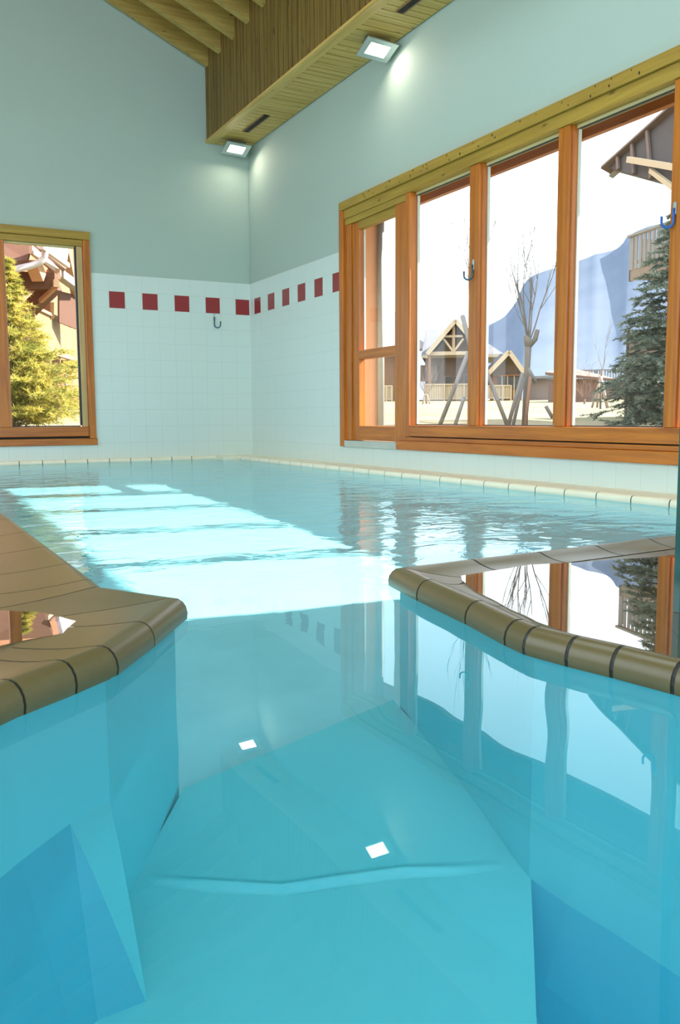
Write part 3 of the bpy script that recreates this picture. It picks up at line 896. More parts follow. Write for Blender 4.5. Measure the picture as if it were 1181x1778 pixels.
# ------------------------------------------------------------------ floodlights under the soffit
def flood(loc, label, tilt_x, tilt_y, power):
    x, y_, z = loc
    t = thing('floodlight', label, 'floodlight', (x, y_, z), 'floodlights under the soffit')
    Rm = Matrix.Rotation(tilt_x, 3, 'X') @ Matrix.Rotation(tilt_y, 3, 'Y')
    c = Vector((x, y_, z - 0.085))
    def T(p): return c + Rm @ Vector(p)
    def hull(prof, name, mat):
        b_ = MB()
        b_.add([T(p) for p in prof], [(0, 1, 2, 3), (4, 7, 6, 5), (0, 4, 5, 1), (1, 5, 6, 2), (2, 6, 7, 3), (3, 7, 4, 0)])
        return b_.build(name, mat, t, bevel=0.006)
    w, d = 0.125, 0.085
    hull([(-w, -d, 0.0), (w, -d, 0.0), (w, d, 0.0), (-w, d, 0.0), (-w * .6, -d * .5, 0.065), (w * .6, -d * .5, 0.065), (w * .6, d * .5, 0.065), (-w * .6, d * .5, 0.065)], 'housing', M['lamp_body'])
    b_ = MB()
    W2, D2 = 0.15, 0.11
    for (a0, a1, e0, e1) in ((-W2, W2, -D2, -0.065), (-W2, W2, 0.065, D2), (-W2, -0.095, -0.065, 0.065), (0.095, W2, -0.065, 0.065)):
        b_.add([T((a0, e0, -0.012)), T((a1, e0, -0.012)), T((a1, e1, -0.012)), T((a0, e1, -0.012)), T((a0, e0, 0)), T((a1, e0, 0)), T((a1, e1, 0)), T((a0, e1, 0))],
               [(0, 3, 2, 1), (4, 5, 6, 7), (0, 1, 5, 4), (1, 2, 6, 5), (2, 3, 7, 6), (3, 0, 4, 7)])
    b_.build('front_frame', M['lamp_frame'], t)
    b_ = MB()
    b_.add([T((-0.095, -0.065, -0.006)), T((0.095, -0.065, -0.006)), T((0.095, 0.065, -0.006)), T((-0.095, 0.065, -0.006)),
            T((-0.095, -0.065, -0.002)), T((0.095, -0.065, -0.002)), T((0.095, 0.065, -0.002)), T((-0.095, 0.065, -0.002))],
           [(0, 3, 2, 1), (4, 5, 6, 7), (0, 1, 5, 4), (1, 2, 6, 5), (2, 3, 7, 6), (3, 0, 4, 7)])
    b_.build('lit_glass', M['lamp_glow'], t)
    b_ = MB()
    for s in (-1, 1):
        b_.beam(T((s * 0.135, 0, 0.02)), (x + s * 0.115, y_, z - 0.004), 0.03, 0.006, up=(1, 0, 0))
    b_.box((x - 0.12, y_ - 0.015, z - 0.006), (x + 0.12, y_ + 0.015, z - 0.001))
    b_.build('bracket', M['lamp_body'], t)
    l = bpy.data.lights.new('floodlight_lamp', 'AREA')
    l.shape = 'RECTANGLE'; l.size = 0.17; l.size_y = 0.11; l.energy = power; l.color = (1.0, 0.86, 0.66); l.spread = R(170)
    lo_ = bpy.data.objects.new('floodlight_lamp', l)
    C.objects.link(lo_)
    lo_.parent = t
    lo_.matrix_parent_inverse = t.matrix_world.inverted()
    mm = (Rm.to_4x4()).copy()
    mm.translation = T((0, 0, -0.008))
    lo_.matrix_world = mm
    return t
flood((3.905, 9.78, 3.703), 'lit floodlight beside the end wall under the soffit', R(-20), R(3), 3.0)
flood((3.965, 6.66, 3.703), 'lit floodlight midway along the soffit, nearer the camera', R(-20), R(3), 3.0)

# ================================================================== OUTSIDE
def lawn_z(d): return -0.05 + 0.0262 * d if d < 75 else 1.915 + 0.004 * (d - 75)
def ground_at(u, v0, d):
    p = at(u, v0, d); p.z = lawn_z(d); return p
# lawn: fan-shaped terrain rising away from the building
def lawn():
    b_ = MB()
    ds = [4.6, 6, 8, 10, 13, 17, 22, 28, 36, 46, 60, 80, 110, 160, 240, 400]
    an = [i * R(6) for i in range(-8, 26)]
    for d in ds:
        for a in an:
            x, y_ = math.sin(a) * d * 1.0, math.cos(a) * d * 1.0
            z = lawn_z(d) + noise.noise((x * 0.08, y_ * 0.08, 0)) * 0.010 * min(d, 60) ** 0.8
            b_.v.append((x, y_, z))
    n = len(an)
    for j in range(len(ds) - 1):
        for i in range(n - 1):
            k_ = j * n + i
            p = [Vector(b_.v[q]) for q in (k_, k_ + 1, k_ + n + 1, k_ + n)]
            # keep the lawn outside the building
            if all((q.x < WX + 0.35 and q.y < BY + 0.35) for q in p): continue
            b_.f.append((k_, k_ + n, k_ + n + 1, k_ + 1))
    return b_
def cut_lawn(o):
    pass
m, nt, p = newmat('winter_lawn')
g = N(nt, 'ShaderNodeNewGeometry')
n1 = N(nt, 'ShaderNodeTexNoise', i_Scale=0.35, i_Detail=5.0)
n2 = N(nt, 'ShaderNodeTexNoise', i_Scale=9.0, i_Detail=6.0)
nt.links.new(g.outputs['Position'], n1.inputs['Vector']); nt.links.new(g.outputs['Position'], n2.inputs['Vector'])
cr = N(nt, 'ShaderNodeValToRGB')
cr.color_ramp.elements[0].color = (0.13, 0.135, 0.05, 1); cr.color_ramp.elements[0].position = 0.38
cr.color_ramp.elements[1].color = (0.24, 0.19, 0.11, 1); cr.color_ramp.elements[1].position = 0.6
nt.links.new(math_(nt, 'ADD', math_(nt, 'MULTIPLY', n1.outputs['Fac'], 0.6), math_(nt, 'MULTIPLY', n2.outputs['Fac'], 0.4)), cr.inputs[0])
nt.links.new(cr.outputs[0], p.inputs['Base Color']); p.inputs['Roughness'].default_value = 0.95
M['lawn'] = m
# two clean pieces: right of the building and behind it
def lawn_grid(name, x0, x1, y0, y1, st):
    b_ = MB()
    xs = []; x = x0
    while x < x1: xs.append(x); x += st * max(1, abs(x) / 25)
    xs.append(x1)
    ys = []; y_ = y0
    while y_ < y1: ys.append(y_); y_ += st * max(1, abs(y_) / 25)
    ys.append(y1)
    for yy in ys:
        for xx in xs:
            d = math.hypot(xx, yy)
            b_.v.append((xx, yy, lawn_z(d) + noise.noise((xx * 0.08, yy * 0.08, 0)) * 0.06 * min(1, max(0, d - 12) / 20)))
    n = len(xs)
    b_.f = [(j * n + i, j * n + i + 1, (j + 1) * n + i + 1, (j + 1) * n + i) for j in range(len(ys) - 1) for i in range(n - 1)]
    return struct(b_.build(name, M['lawn'], smooth=True, fix=False), 'pale winter lawn rising gently towards the chalets', 'lawn')
lawn_grid('ground_lawn', WX + TH, 420, -60, BY + TH, 1.5)
lawn_grid('ground_lawn_behind', -60, 420, BY + TH, 420, 1.5)

# roof overhang outside the glazing
eo = thing('ceiling_overhang', 'timber eave overhanging the glazing outside', 'eave', (5.6, 5, 2.9)); struct(eo)
MB().box((5.56, 0.5, 2.89), (5.62, 9.6, 3.15)).build('fascia_board', wood('redwood_', 1, (0.20, 0.06, 0.02), (0.34, 0.12, 0.04)), eo)
b = MB(); b.prism([(WX + TH, 0.5, 3.30), (5.62, 0.5, 3.15), (5.62, 0.5, 3.21), (WX + TH, 0.5, 3.36)], (0, 9.1, 0)); b.build('soffit_boards', wood('redwood_', 0, (0.20, 0.06, 0.02), (0.34, 0.12, 0.04)), eo)
# orange rendered wing wall with a drainpipe, seen through the glazed door
orange = plain('orange_render', (0.68, 0.34, 0.20), 0.9, var=0.06)
wgy = 8.7
xa, xb, xc = onp(653, 600, 1, wgy).x, onp(663, 600, 1, wgy).x, onp(667.5, 600, 1, wgy).x
wg = thing('wing_wall', 'orange rendered wing wall seen through the glazed door', 'wall', (4.8, wgy, 0.1))
MB().box((WX + TH, wgy, -0.1), (xc, wgy + 0.35, 3.1)).build('rendered_wall', orange, wg)
MB().tube([((xa + xb) / 2, wgy - 0.04, 0.0), ((xa + xb) / 2, wgy - 0.04, 3.05)], (xb - xa) / 2, 14).build('drainpipe', plain('zinc_pipe', (0.30, 0.28, 0.27), 0.6, 0.0), wg, smooth=True)

# ------------------------------------------------------------------ mountain
prof = [(-400, 640), (0, 560), (300, 530), (560, 505), (640, 512), (690, 545), (760, 585), (830, 572), (858, 560), (880, 546), (895, 528), (904, 505), (912, 490), (925, 478), (945, 471), (962, 466), (985, 460), (1010, 452), (1035, 441), (1068, 434), (1080, 425), (1088, 412), (1110, 398), (1160, 385), (1250, 350), (1400, 330)]
def pv(u):
    for i in range(len(prof) - 1):
        if prof[i][0] <= u <= prof[i + 1][0]:
            t = (u - prof[i][0]) / (prof[i + 1][0] - prof[i][0]); return prof[i][1] * (1 - t) + prof[i + 1][1] * t
    return 400
b = MB(); NU, NV = 300, 34
for j in range(NV + 1):
    t = j / NV
    for i in range(NU + 1):
        u = -400 + 1800 * i / NU
        d = 1500 - 650 * t
        top = at(u, pv(u) + noise.noise((u * 0.05, 7, 1)) * 3.0, 1500)
        x_, y_ = top.x * d / 1500, top.y * d / 1500
        z = top.z * (1 - t) ** 1.25 + 8 * t
        w = noise.fractal(Vector((x_ * 0.006, y_ * 0.006, z * 0.006)), 1.0, 2.2, 5)
        k_ = 1 + 0.003 * w * min(1, t * 6)
        b.v.append((x_ * k_, y_ * k_, z + (w * 1 if j else 0) * min(1, t * 4)))
b.f = [(j * (NU + 1) + i, j * (NU + 1) + i + 1, (j + 1) * (NU + 1) + i + 1, (j + 1) * (NU + 1) + i) for j in range(NV) for i in range(NU)]
m, nt, p = newmat('haze_tinted_mountain')  # haze of distance painted into the pale blue base colours
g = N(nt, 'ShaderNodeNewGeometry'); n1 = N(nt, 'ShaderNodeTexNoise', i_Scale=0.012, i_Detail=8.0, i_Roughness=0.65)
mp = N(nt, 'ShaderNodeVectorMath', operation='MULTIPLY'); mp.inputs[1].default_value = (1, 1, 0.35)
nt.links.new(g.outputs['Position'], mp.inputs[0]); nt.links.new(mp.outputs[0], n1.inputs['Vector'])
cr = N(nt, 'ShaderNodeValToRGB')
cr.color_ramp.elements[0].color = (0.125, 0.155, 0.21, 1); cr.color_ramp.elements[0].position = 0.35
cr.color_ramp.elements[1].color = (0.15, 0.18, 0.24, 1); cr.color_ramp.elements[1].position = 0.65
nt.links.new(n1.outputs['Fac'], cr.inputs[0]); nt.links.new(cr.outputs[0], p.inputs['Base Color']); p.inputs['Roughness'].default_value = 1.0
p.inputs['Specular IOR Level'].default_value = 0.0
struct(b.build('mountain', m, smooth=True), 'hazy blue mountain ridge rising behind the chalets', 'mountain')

# ------------------------------------------------------------------ far chalets
roofm = plain('grey_slate', (0.12, 0.12, 0.14), 0.8, var=0.25, scale=2.0)
snowm = plain('pale_roof', (0.20, 0.20, 0.21), 0.8, var=0.15)
brown = plain('purple_brown_boarding', (0.25, 0.195, 0.17), 0.8, var=0.2, scale=1.2)
cream = plain('cream_timber', (0.50, 0.40, 0.27), 0.7, var=0.08)
creamb = wood('cream_boards_', 2, (0.40, 0.31, 0.19), (0.55, 0.44, 0.28), 0.7, 1.0, False)
orw = plain('orange_boarding', (0.30, 0.16, 0.09), 0.8, var=0.15)
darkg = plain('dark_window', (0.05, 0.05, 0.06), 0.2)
class Frame:
    """local frame of a far building: pixel-like units turned into metres at the building's distance"""
    def __init__(s_, u, v, d):
        s_.o = ground_at(u, v, d); s_.u, s_.v, s_.s = u, v, d / F_PX
        r = ray(u, v); f_ = Vector((r.x, r.y, 0)).normalized()
        s_.f, s_.r = f_, Vector((f_.y, -f_.x, 0))
    def __call__(s_, u, v, dep=0.0):
        return s_.o + s_.r * (u - s_.u) * s_.s + Vector((0, 0, 1)) * (s_.v - v) * s_.s + s_.f * dep
def quadbox(F, u0, u1, v0, v1, d0, d1):
    b_ = MB(); p = [F(u0, v1, d0), F(u1, v1, d0), F(u1, v1, d1), F(u0, v1, d1), F(u0, v0, d0), F(u1, v0, d0), F(u1, v0, d1), F(u0, v0, d1)]
    return b_.add(p, [(0, 3, 2, 1), (4, 5, 6, 7), (0, 1, 5, 4), (1, 2, 6, 5), (2, 3, 7, 6), (3, 0, 4, 7)])
def gable_roof(F, ua, va, ul, vl, ur, vr, d0, d1, th, parent, mat, trim):
    for (ue, ve) in ((ul, vl), (ur, vr)):
        MB().prism([F(ua, va, d0), F(ue, ve, d0), F(ue, ve + th, d0), F(ua, va + th, d0)], F.f * (d1 - d0)).build('roof_slope', mat, parent)
        MB().beam(F(ua, va + th * .6, d0 - 0.08), F(ue, ve + th * .6, d0 - 0.08), 0.12, 0.30, up=(0, 0, 1)).build('barge_board', trim, parent)

Fa = Frame(790, 694, 65)
ch = thing('chalet', 'far chalet with a trussed gable porch behind a cream board fence', 'chalet', Fa.o)
quadbox(Fa, 738, 846, 617, 700, 1.5, 9).build('wall', brown, ch)
b = MB(); e0, e1, r0, r1 = Fa(732, 618, 0.3), Fa(874, 618, 0.3), Fa(736, 562, 5.2), Fa(815, 566, 5.2); e2, e3 = Fa(874, 618, 10), Fa(732, 618, 10)
b.add([e0, e1, e2, e3, r0, r1], [(0, 1, 5, 4), (1, 2, 5), (2, 3, 4, 5), (3, 0, 4), (0, 3, 2, 1)]); b.build('roof', roofm, ch)
b = MB(); b.beam(Fa(733, 619, 0.25), Fa(874, 619, 0.25), 0.15, 0.22); b.build('gutter', cream, ch)
gable_roof(Fa, 790, 563, 744, 617, 836, 617, -2.2, 4.0, 3.5, ch, roofm, cream)
t_ = MB().beam(Fa(745, 617.5, -1.9), Fa(835, 617.5, -1.9), 0.2, 0.26).build('tie_beam', cream, ch)
MB().beam(Fa(787, 572, -1.9), Fa(787, 616, -1.9), 0.16, 0.16).build('king_post', cream, ch)
for (a_, c_) in (((786, 614), (771, 594)), ((788, 614), (803, 594)), ((772, 590), (802, 590))):
    MB().beam(Fa(*a_, -1.9), Fa(*c_, -1.9), 0.15, 0.15).build('truss_brace', cream, ch)
MB().prism([Fa(752, 616, -0.3), Fa(828, 616, -0.3), Fa(790, 571, -0.3)], Fa.f * 0.3).build('gable_wall', brown, ch)
for u_ in (748, 832): quadbox(Fa, u_ - 2, u_ + 2, 618, 694, -1.9, -1.7).build('porch_post', orw, ch)
for (u0, u1, v0, v1) in ((773, 783, 652, 669), (787, 800, 652, 669), (806, 814, 650, 668), (842, 850, 650, 668)):
    w_ = quadbox(Fa, u0 - 1, u1 + 1, v0 - 1, v1 + 1, 1.40, 1.5).build('window', cream, ch)
    quadbox(Fa, u0, u1, v0, v1, 1.34, 1.395).build('pane', darkg, w_)
quadbox(Fa, 730, 760, 632, 660, 1.3, 1.5).build('wall_panel', plain('greige_panel', (0.2, 0.17, 0.15), 0.8), ch)

Fb = Frame(883, 696, 60)
cb = thing('chalet', 'small far chalet with a steep gable right of the trussed chalet', 'chalet', Fb.o)
quadbox(Fb, 852, 905, 652, 700, 0.3, 6).build('wall', orw, cb)
MB().prism([Fb(850, 655, 0.2), Fb(907, 655, 0.2), Fb(883, 620, 0.2)], Fb.f * 5.5).build('gable_wall', brown, cb)
gable_roof(Fb, 883, 614, 846, 653, 910, 652, -1.0, 6.5, 3.5, cb, roofm, cream)
MB().prism([Fb(883, 615, 3), Fb(846, 654, 3), Fb(832, 650, 3), Fb(868, 612, 3)], Fb.f * 3).build('side_roof', roofm, cb)
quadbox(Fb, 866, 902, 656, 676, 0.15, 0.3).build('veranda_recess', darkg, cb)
for u_ in (872, 881, 892): quadbox(Fb, u_ - 1, u_ + 1, 654, 694, 0.0, 0.14).build('veranda_post', cream, cb)
MB().beam(Fb(866, 654, 0.05), Fb(904, 653, 0.05), 0.1, 0.14).build('veranda_beam', orw, cb)

Fs = Frame(940, 692, 62)
sh = thing('shed', 'low brown shed with a pale flat roof right of the small chalet', 'shed', Fs.o)
quadbox(Fs, 912, 975, 657, 698, 0, 5).build('wall', brown, sh)
MB().prism([Fs(903, 658, -0.5), Fs(978, 655, -0.5), Fs(978, 651, 5), Fs(903, 653, 5)], Vector((0, 0, 0.18))).build('roof', snowm, sh)

# board fences in front of the chalets
def board_fence(F, u0, u1, v0, v1, dep, label, slats_w=3.2, gap=0.5, mat=None, rail=cream, name='board_fence', group=None):
    t = thing(name, label, 'fence', F((u0 + u1) / 2, v1, dep), group)
    b_ = MB(); u_ = u0
    while u_ < u1:
        p = quadbox(F, u_, min(u_ + slats_w, u1), v0, v1, dep, dep + 0.04); b_.add(p.v, p.f); u_ += slats_w + gap
    b_.build('boards', mat or creamb, t)
    MB().beam(F(u0, v0, dep - 0.02), F(u1, v0, dep - 0.02), 0.14, 0.09).build('top_rail', rail, t)
    MB().beam(F(u0, v1 - 1, dep - 0.02), F(u1, v1 - 1, dep - 0.02), 0.12, 0.09).build('bottom_rail', rail, t)
    for k_ in range(4):
        uu = u0 + (u1 - u0) * k_ / 3
        quadbox(F, uu - 1.2, uu + 1.2, v0 - 0.5, v1 + 5, dep - 0.12, dep - 0.03).build('post', rail, t)
    return t
board_fence(Fa, 742, 836, 670, 694, -4.0, 'cream vertical board fence below the trussed gable')
board_fence(Fa, 838, 876, 674, 694, -5.5, 'short cream board fence left of the small chalet')
board_fence(Fa, 664, 690, 672, 694, -4.5, 'cream board fence seen low through the glazed door')
Fl = Frame(660, 694, 68)
cx = thing('chalet', 'grey roofed chalet glimpsed through the glazed door', 'chalet', Fl.o)
quadbox(Fl, 600, 722, 612, 700, 0, 8).build('wall', orw, cx)
MB().prism([Fl(590, 612, -1), Fl(748, 612, -1), Fl(700, 566, 4), Fl(600, 566, 4)], Vector((0, 0, 0.2))).build('roof', snowm, cx)

# right of the third mullion
Fd = Frame(1000, 700, 48)
cd = thing('garden_house', 'low red brown roofed house right of the third mullion', 'house', Fd.o)
quadbox(Fd, 955, 1040, 662, 706, 0, 5).build('wall', plain('rose_brown_wall', (0.20, 0.125, 0.10), 0.9, var=0.15), cd)
MB().prism([Fd(950, 655, -0.4), Fd(1062, 668, -0.4), Fd(1046, 656, 4), Fd(985, 640, 4)], Vector((0, 0, 0.15))).build('roof', plain('rust_roof', (0.15, 0.09, 0.07), 0.8), cd)
Fp = Frame(1050, 690, 62)
board_fence(Fp, 990, 1125, 642, 664, 0.0, 'pale picket railing on the skyline left of the spruce', 2.0, 2.2, snowm, snowm, 'picket_railing')
quadbox(Fp, 985, 1130, 664, 697, 0.1, 2).build('bank_wall', plain('rose_brown_wall', (0.20, 0.125, 0.10)), bpy.data.objects['picket_railing'])

# ------------------------------------------------------------------ trees
def bare_tree(name, label, base, top_h, trunk_r, seeds, spread, mat, depth=4, lean=(0, 0), fork_h=0.45, nb=4, cat='tree'):
    rnd = random.Random(seeds)
    t = thing(name, label, cat, base)
    base = Vector(base)
    ftop = base + Vector((lean[0], lean[1], top_h * fork_h))
    tb = MB().tube([base - Vector((0, 0, 0.1)), base.lerp(ftop, 0.5) + Vector((rnd.uniform(-.02, .02), rnd.uniform(-.02, .02), 0)), ftop], [trunk_r * 1.15, trunk_r, trunk_r * 1.2], 9)
    tb.build('trunk', mat, t, smooth=True)
    br = MB()
    def grow(p, d, L, r, lv):
        pts = [p]; dd = d.copy()
        for k_ in range(5):
            dd = (dd + Vector((rnd.uniform(-1, 1), rnd.uniform(-1, 1), rnd.uniform(-0.2, 0.7))) * 0.13).normalized()
            pts.append(pts[-1] + dd * L / 5)
        rad = [r * (1 - 0.13 * k_) for k_ in range(6)]
        br.tube(pts, rad, 5, False)
        if lv <= 0: return
        for k_ in range(3 if lv > 1 else 4):
            i = rnd.randint(1, 5)
            nd = (dd + Vector((rnd.uniform(-1, 1), rnd.uniform(-1, 1), rnd.uniform(-.1, .7))) * spread).normalized()
            grow(pts[i], nd, L * rnd.uniform(0.45, 0.7), r * 0.5, lv - 1)
    for k_ in range(nb):
        a = k_ * 2 * math.pi / nb + rnd.uniform(-.4, .4)
        d = Vector((math.cos(a) * 0.35 * spread * 2, math.sin(a) * 0.35 * spread * 2, 1)).normalized()
        grow(ftop - Vector((0, 0, 0.03)), d, top_h * (1 - fork_h) * rnd.uniform(0.6, 0.85), trunk_r * 0.30, depth - 2)
    br.build('branches', mat, t, smooth=True)
    return t
bark = plain('pale_bark', (0.19, 0.16, 0.14), 0.9, var=0.25, scale=8)
greyst = plain('weathered_stake', (0.22, 0.195, 0.185), 0.9, var=0.2, scale=5)
redst = plain('reddish_stake', (0.28, 0.15, 0.10), 0.9, var=0.2, scale=5)
whst = plain('pale_stake', (0.33, 0.27, 0.22), 0.8, var=0.1)
def stake(label, a_, c_, r, mat, group=None):
    a_, c_ = Vector(a_), Vector(c_)
    o_ = MB().tube([a_, a_.lerp(c_, 0.5), c_], r, 9).build('tree_stake', mat, None, smooth=True)
    # origin at the foot
    return tag(o_, label, 'stake', group)
B1 = ground_at(822, 735, 14)
t1 = bare_tree('bare_tree', 'staked bare tree half hidden behind the first mullion', B1, 3.7, 0.040, 12, 0.30, bark, 4, (0, 0), 0.36, 4)
stake('slanting stake left of the first mullion, tall grey one', at(813, 612, 13.9), at(760, 748, 13.6), 0.034, greyst)
stake('short dark stake leaning against the first mullion tree from the left', at(806, 690, 14.2), at(788, 746, 14.0), 0.030, greyst)
stake('grey stake leaning from the first mullion towards the pollarded tree', at(832, 612, 14.0), at(884, 746, 13.8), 0.032, greyst)
stake('upper stub of trunk tied left of the first mullion', at(803, 548, 14.1), at(818, 606, 14.0), 0.040, greyst)
stake('upper stub of trunk rising right of the first mullion', at(845, 555, 14.1), at(832, 618, 14.0), 0.036, greyst)
B2 = ground_at(911, 735, 14.6)
t2 = bare_tree('pollarded_tree', 'pollarded bare tree with upright shoots in the second tall pane', B2, 3.1, 0.046, 5, 0.36, bark, 4, (0.05, 0.0), 0.44, 6)
tt = MB()
kn = t2.location + Vector((0.05, 0, 1.36))
tt.tube([kn + Vector((0, 0, -.12)), kn, kn + Vector((-.04, .02, .12))], [0.045, 0.07, 0.04], 9)
tt.tube([kn + Vector((0, 0, -.08)), kn + Vector((.09, -.06, .05)), kn + Vector((.12, -.08, .20))], [0.04, 0.042, 0.036], 9)
tt.build('knuckle', bark, t2, smooth=True)
stake('grey stake slanting left under the pollarded tree', at(908, 648, 14.2), at(880, 748, 14.0), 0.032, greyst)
stake('second grey stake under the pollarded tree, nearer its trunk', at(910, 655, 14.4), at(889, 748, 14.2), 0.028, greyst)
stake('reddish stake standing upright beside the pollarded trunk', at(921, 655, 14.2), at(911, 748, 14.0), 0.028, redst)
stake('stake leaning right from the pollarded trunk', at(917, 640, 14.4), at(931, 665, 14.4), 0.032, greyst)
stake('short stake beside the second mullion', at(948, 705, 14.2), at(960, 726, 14.2), 0.03, greyst)
B3 = ground_at(1043, 705, 29)
bare_tree('sapling', 'thin staked sapling left of the spruce', B3, 2.7, 0.03, 8, 0.35, bark, 3, (0.03, 0), 0.45, 3)
stake('bright pale stake on the right of the sapling', at(1043, 654, 28.8), at(1055, 708, 28.5), 0.05, whst)
stake('pale stake on the left of the sapling', at(1043, 656, 29), at(1028, 708, 28.9), 0.035, whst)
stake('upright pale stake right behind the sapling', at(1041, 662, 29.2), at(1037, 708, 29.2), 0.035, whst)
B4 = ground_at(741, 694, 46)
bare_tree('bare_shrub', 'bare multi stemmed shrub before the cream fence', B4, 2.2, 0.05, 21, 0.9, plain('shrub_twigs', (0.2, 0.15, 0.11), 0.9), 4, (0, 0), 0.15, 7, 'shrub')
stake('thin pale stake on the left of the bare shrub', at(738, 684, 44), at(733, 706, 44), 0.035, whst)
stake('thin pale stake on the right of the bare shrub', at(741, 684, 44), at(748, 706, 44), 0.035, whst)
B5 = ground_at(1015, 702, 40)
bare_tree('bare_shrub', 'dense reddish bare shrub before the low red brown house', B5, 1.7, 0.04, 31, 1.0, plain('red_twigs', (0.2, 0.12, 0.09), 0.9), 5, (0, 0), 0.12, 9, 'shrub')

def leafmat(name, c1, c2, trans=0.25):
    m, nt, p = newmat(name)
    g = N(nt, 'ShaderNodeNewGeometry'); n1 = N(nt, 'ShaderNodeTexNoise', i_Scale=5.0, i_Detail=3.0)
    nt.links.new(g.outputs['Position'], n1.inputs['Vector'])
    cr = N(nt, 'ShaderNodeValToRGB'); cr.color_ramp.elements[0].position = 0.35; cr.color_ramp.elements[1].position = 0.65
    cr.color_ramp.elements[0].color = (*c1, 1); cr.color_ramp.elements[1].color = (*c2, 1)
    nt.links.new(n1.outputs['Fac'], cr.inputs[0]); nt.links.new(cr.outputs[0], p.inputs['Base Color'])
    p.inputs['Roughness'].default_value = 0.7
    tl = N(nt, 'ShaderNodeBsdfTranslucent'); nt.links.new(cr.outputs[0], tl.inputs[0])
    mx = N(nt, 'ShaderNodeMixShader'); mx.inputs[0].default_value = trans
    nt.links.new(p.outputs[0], mx.inputs[1]); nt.links.new(tl.outputs[0], mx.inputs[2])
    nt.links.new(mx.outputs[0], nt.nodes['Material Output'].inputs[0])
    return m
def conifer(name, label, base, H_, rad, seed, mat, mtwig, whorls, per, needle, nw, droop, twigs=9, rise=0.15, pw=0.75):
    rnd = random.Random(seed)
    t = thing(name, label, 'tree', base)
    base = Vector(base)
    MB().tube([base - Vector((0, 0, .2)), base + Vector((0, 0, H_ * .5)), base + Vector((0, 0, H_))], [0.05, 0.035, 0.008], 7).build('trunk', mtwig, t, smooth=True)
    nb_, tw = MB(), MB()
    def needle_f(p, d, L, w):
        s = d.cross(Vector((rnd.uniform(-1, 1), rnd.uniform(-1, 1), rnd.uniform(-1, 1)))).normalized() * w
        nb_.add([p - s, p + s, p + d * L], [(0, 1, 2)])
    def spray(p, d, L):
        n_ = max(3, int(L / (needle * 0.28)))
        for k_ in range(n_):
            q_ = p + d * (L * k_ / n_)
            for s in range(3):
                nd = (d * 0.8 + Vector((rnd.uniform(-1, 1), rnd.uniform(-1, 1), rnd.uniform(-.7, 1))) * 0.75).normalized()
                needle_f(q_, nd, needle * rnd.uniform(.7, 1.2), nw)
        needle_f(p + d * L * 0.9, d, needle * 1.2, nw)
    for w_ in range(whorls):
        f_ = (w_ + 0.5) / whorls
        z = H_ * (0.04 + 0.95 * f_)
        rr_ = rad * (1 - f_) ** pw * rnd.uniform(0.85, 1.1) + 0.05
        for k_ in range(max(3, int(per * (1 - 0.5 * f_)))):
            a = rnd.uniform(0, 2 * math.pi)
            L = rr_ * rnd.uniform(0.65, 1.12)
            pts = [base + Vector((0, 0, z))]
            for j in range(1, 7):
                s = j / 6
                pts.append(base + Vector((math.cos(a) * L * s, math.sin(a) * L * s, z + L * (rise * s - droop * s * s * (1.0 if s < .75 else 0.85)))))
            tw.tube(pts, [0.010 * (1 - 0.12 * j) for j in range(7)], 4, False)
            for j in range(twigs):
                s = rnd.uniform(0.12, 1.0)
                i = min(5, int(s * 6)); p = pts[i].lerp(pts[i + 1], s * 6 - i)
                ax = (pts[i + 1] - pts[i]).normalized()
                side = Vector((-math.sin(a), math.cos(a), 0)) * rnd.choice((-1, 1))
                d = (ax * 0.7 + side * rnd.uniform(.3, 1.0) + Vector((0, 0, rnd.uniform(-.35, .25)))).normalized()
                spray(p, d, L * 0.34 * (1.15 - s * 0.5))
            spray(pts[5], (pts[6] - pts[5]).normalized(), L * 0.2)
    nb_.build('foliage', mat, t, fix=False)
    tw.build('branches', mtwig, t, fix=False)
    return t
spr = leafmat('spruce_needles', (0.09, 0.125, 0.10), (0.28, 0.32, 0.27), 0.2)
gold = leafmat('golden_conifer_needles', (0.22, 0.24, 0.04), (0.60, 0.50, 0.12), 0.45)
conifer('spruce_tree', 'dark green spruce standing outside the third tall pane', ground_at(1160, 740, 13.0), 3.0, 1.0, 4, spr, bark, 30, 15, 0.055, 0.0065, 0.32, 10, 0.12, 0.7)
conifer('golden_conifer', 'sunlit yellow green conifer outside the small end window', Vector((*at(22, 700, 13.6).xy, 0.2)), 2.62, 1.32, 6, gold, plain('golden_twigs', (0.3, 0.2, 0.12), 0.9), 26, 17, 0.085, 0.007, 0.28, 11, 0.42, 1.35)

# ------------------------------------------------------------------ chalet at the right with roof and balcony
ce = thing('balcony_chalet', 'weathered chalet corner with a balcony and dark eave at the right', 'chalet', ground_at(1150, 700, 20))
E0, E1 = at(1088, 700, 20.0), at(1290, 700, 17.1)
ZH, ZB, ZL = at(1088, 409, 20.0).z, at(1088, 477, 20.0).z, at(1088, 577, 20.0).z
ed_ = Vector((E1.x - E0.x, E1.y - E0.y, 0)); eL = ed_.length; ed_.normalize(); en = Vector((ed_.y, -ed_.x, 0))
if en.dot(Vector((E0.x, E0.y, 0))) > 0: en = -en           # towards the viewer
def EP(s, z, o_=0.0): return Vector((E0.x, E0.y, 0)) + ed_ * s + en * o_ + Vector((0, 0, z))
def ebox(s0, s1, z0, z1, o0, o1):
    b_ = MB(); p = [EP(s0, z0, o0), EP(s1, z0, o0), EP(s1, z0, o1), EP(s0, z0, o1), EP(s0, z1, o0), EP(s1, z1, o0), EP(s1, z1, o1), EP(s0, z1, o1)]
    return b_.add(p, [(0, 3, 2, 1), (4, 5, 6, 7), (0, 1, 5, 4), (1, 2, 6, 5), (2, 3, 7, 6), (3, 0, 4, 7)])
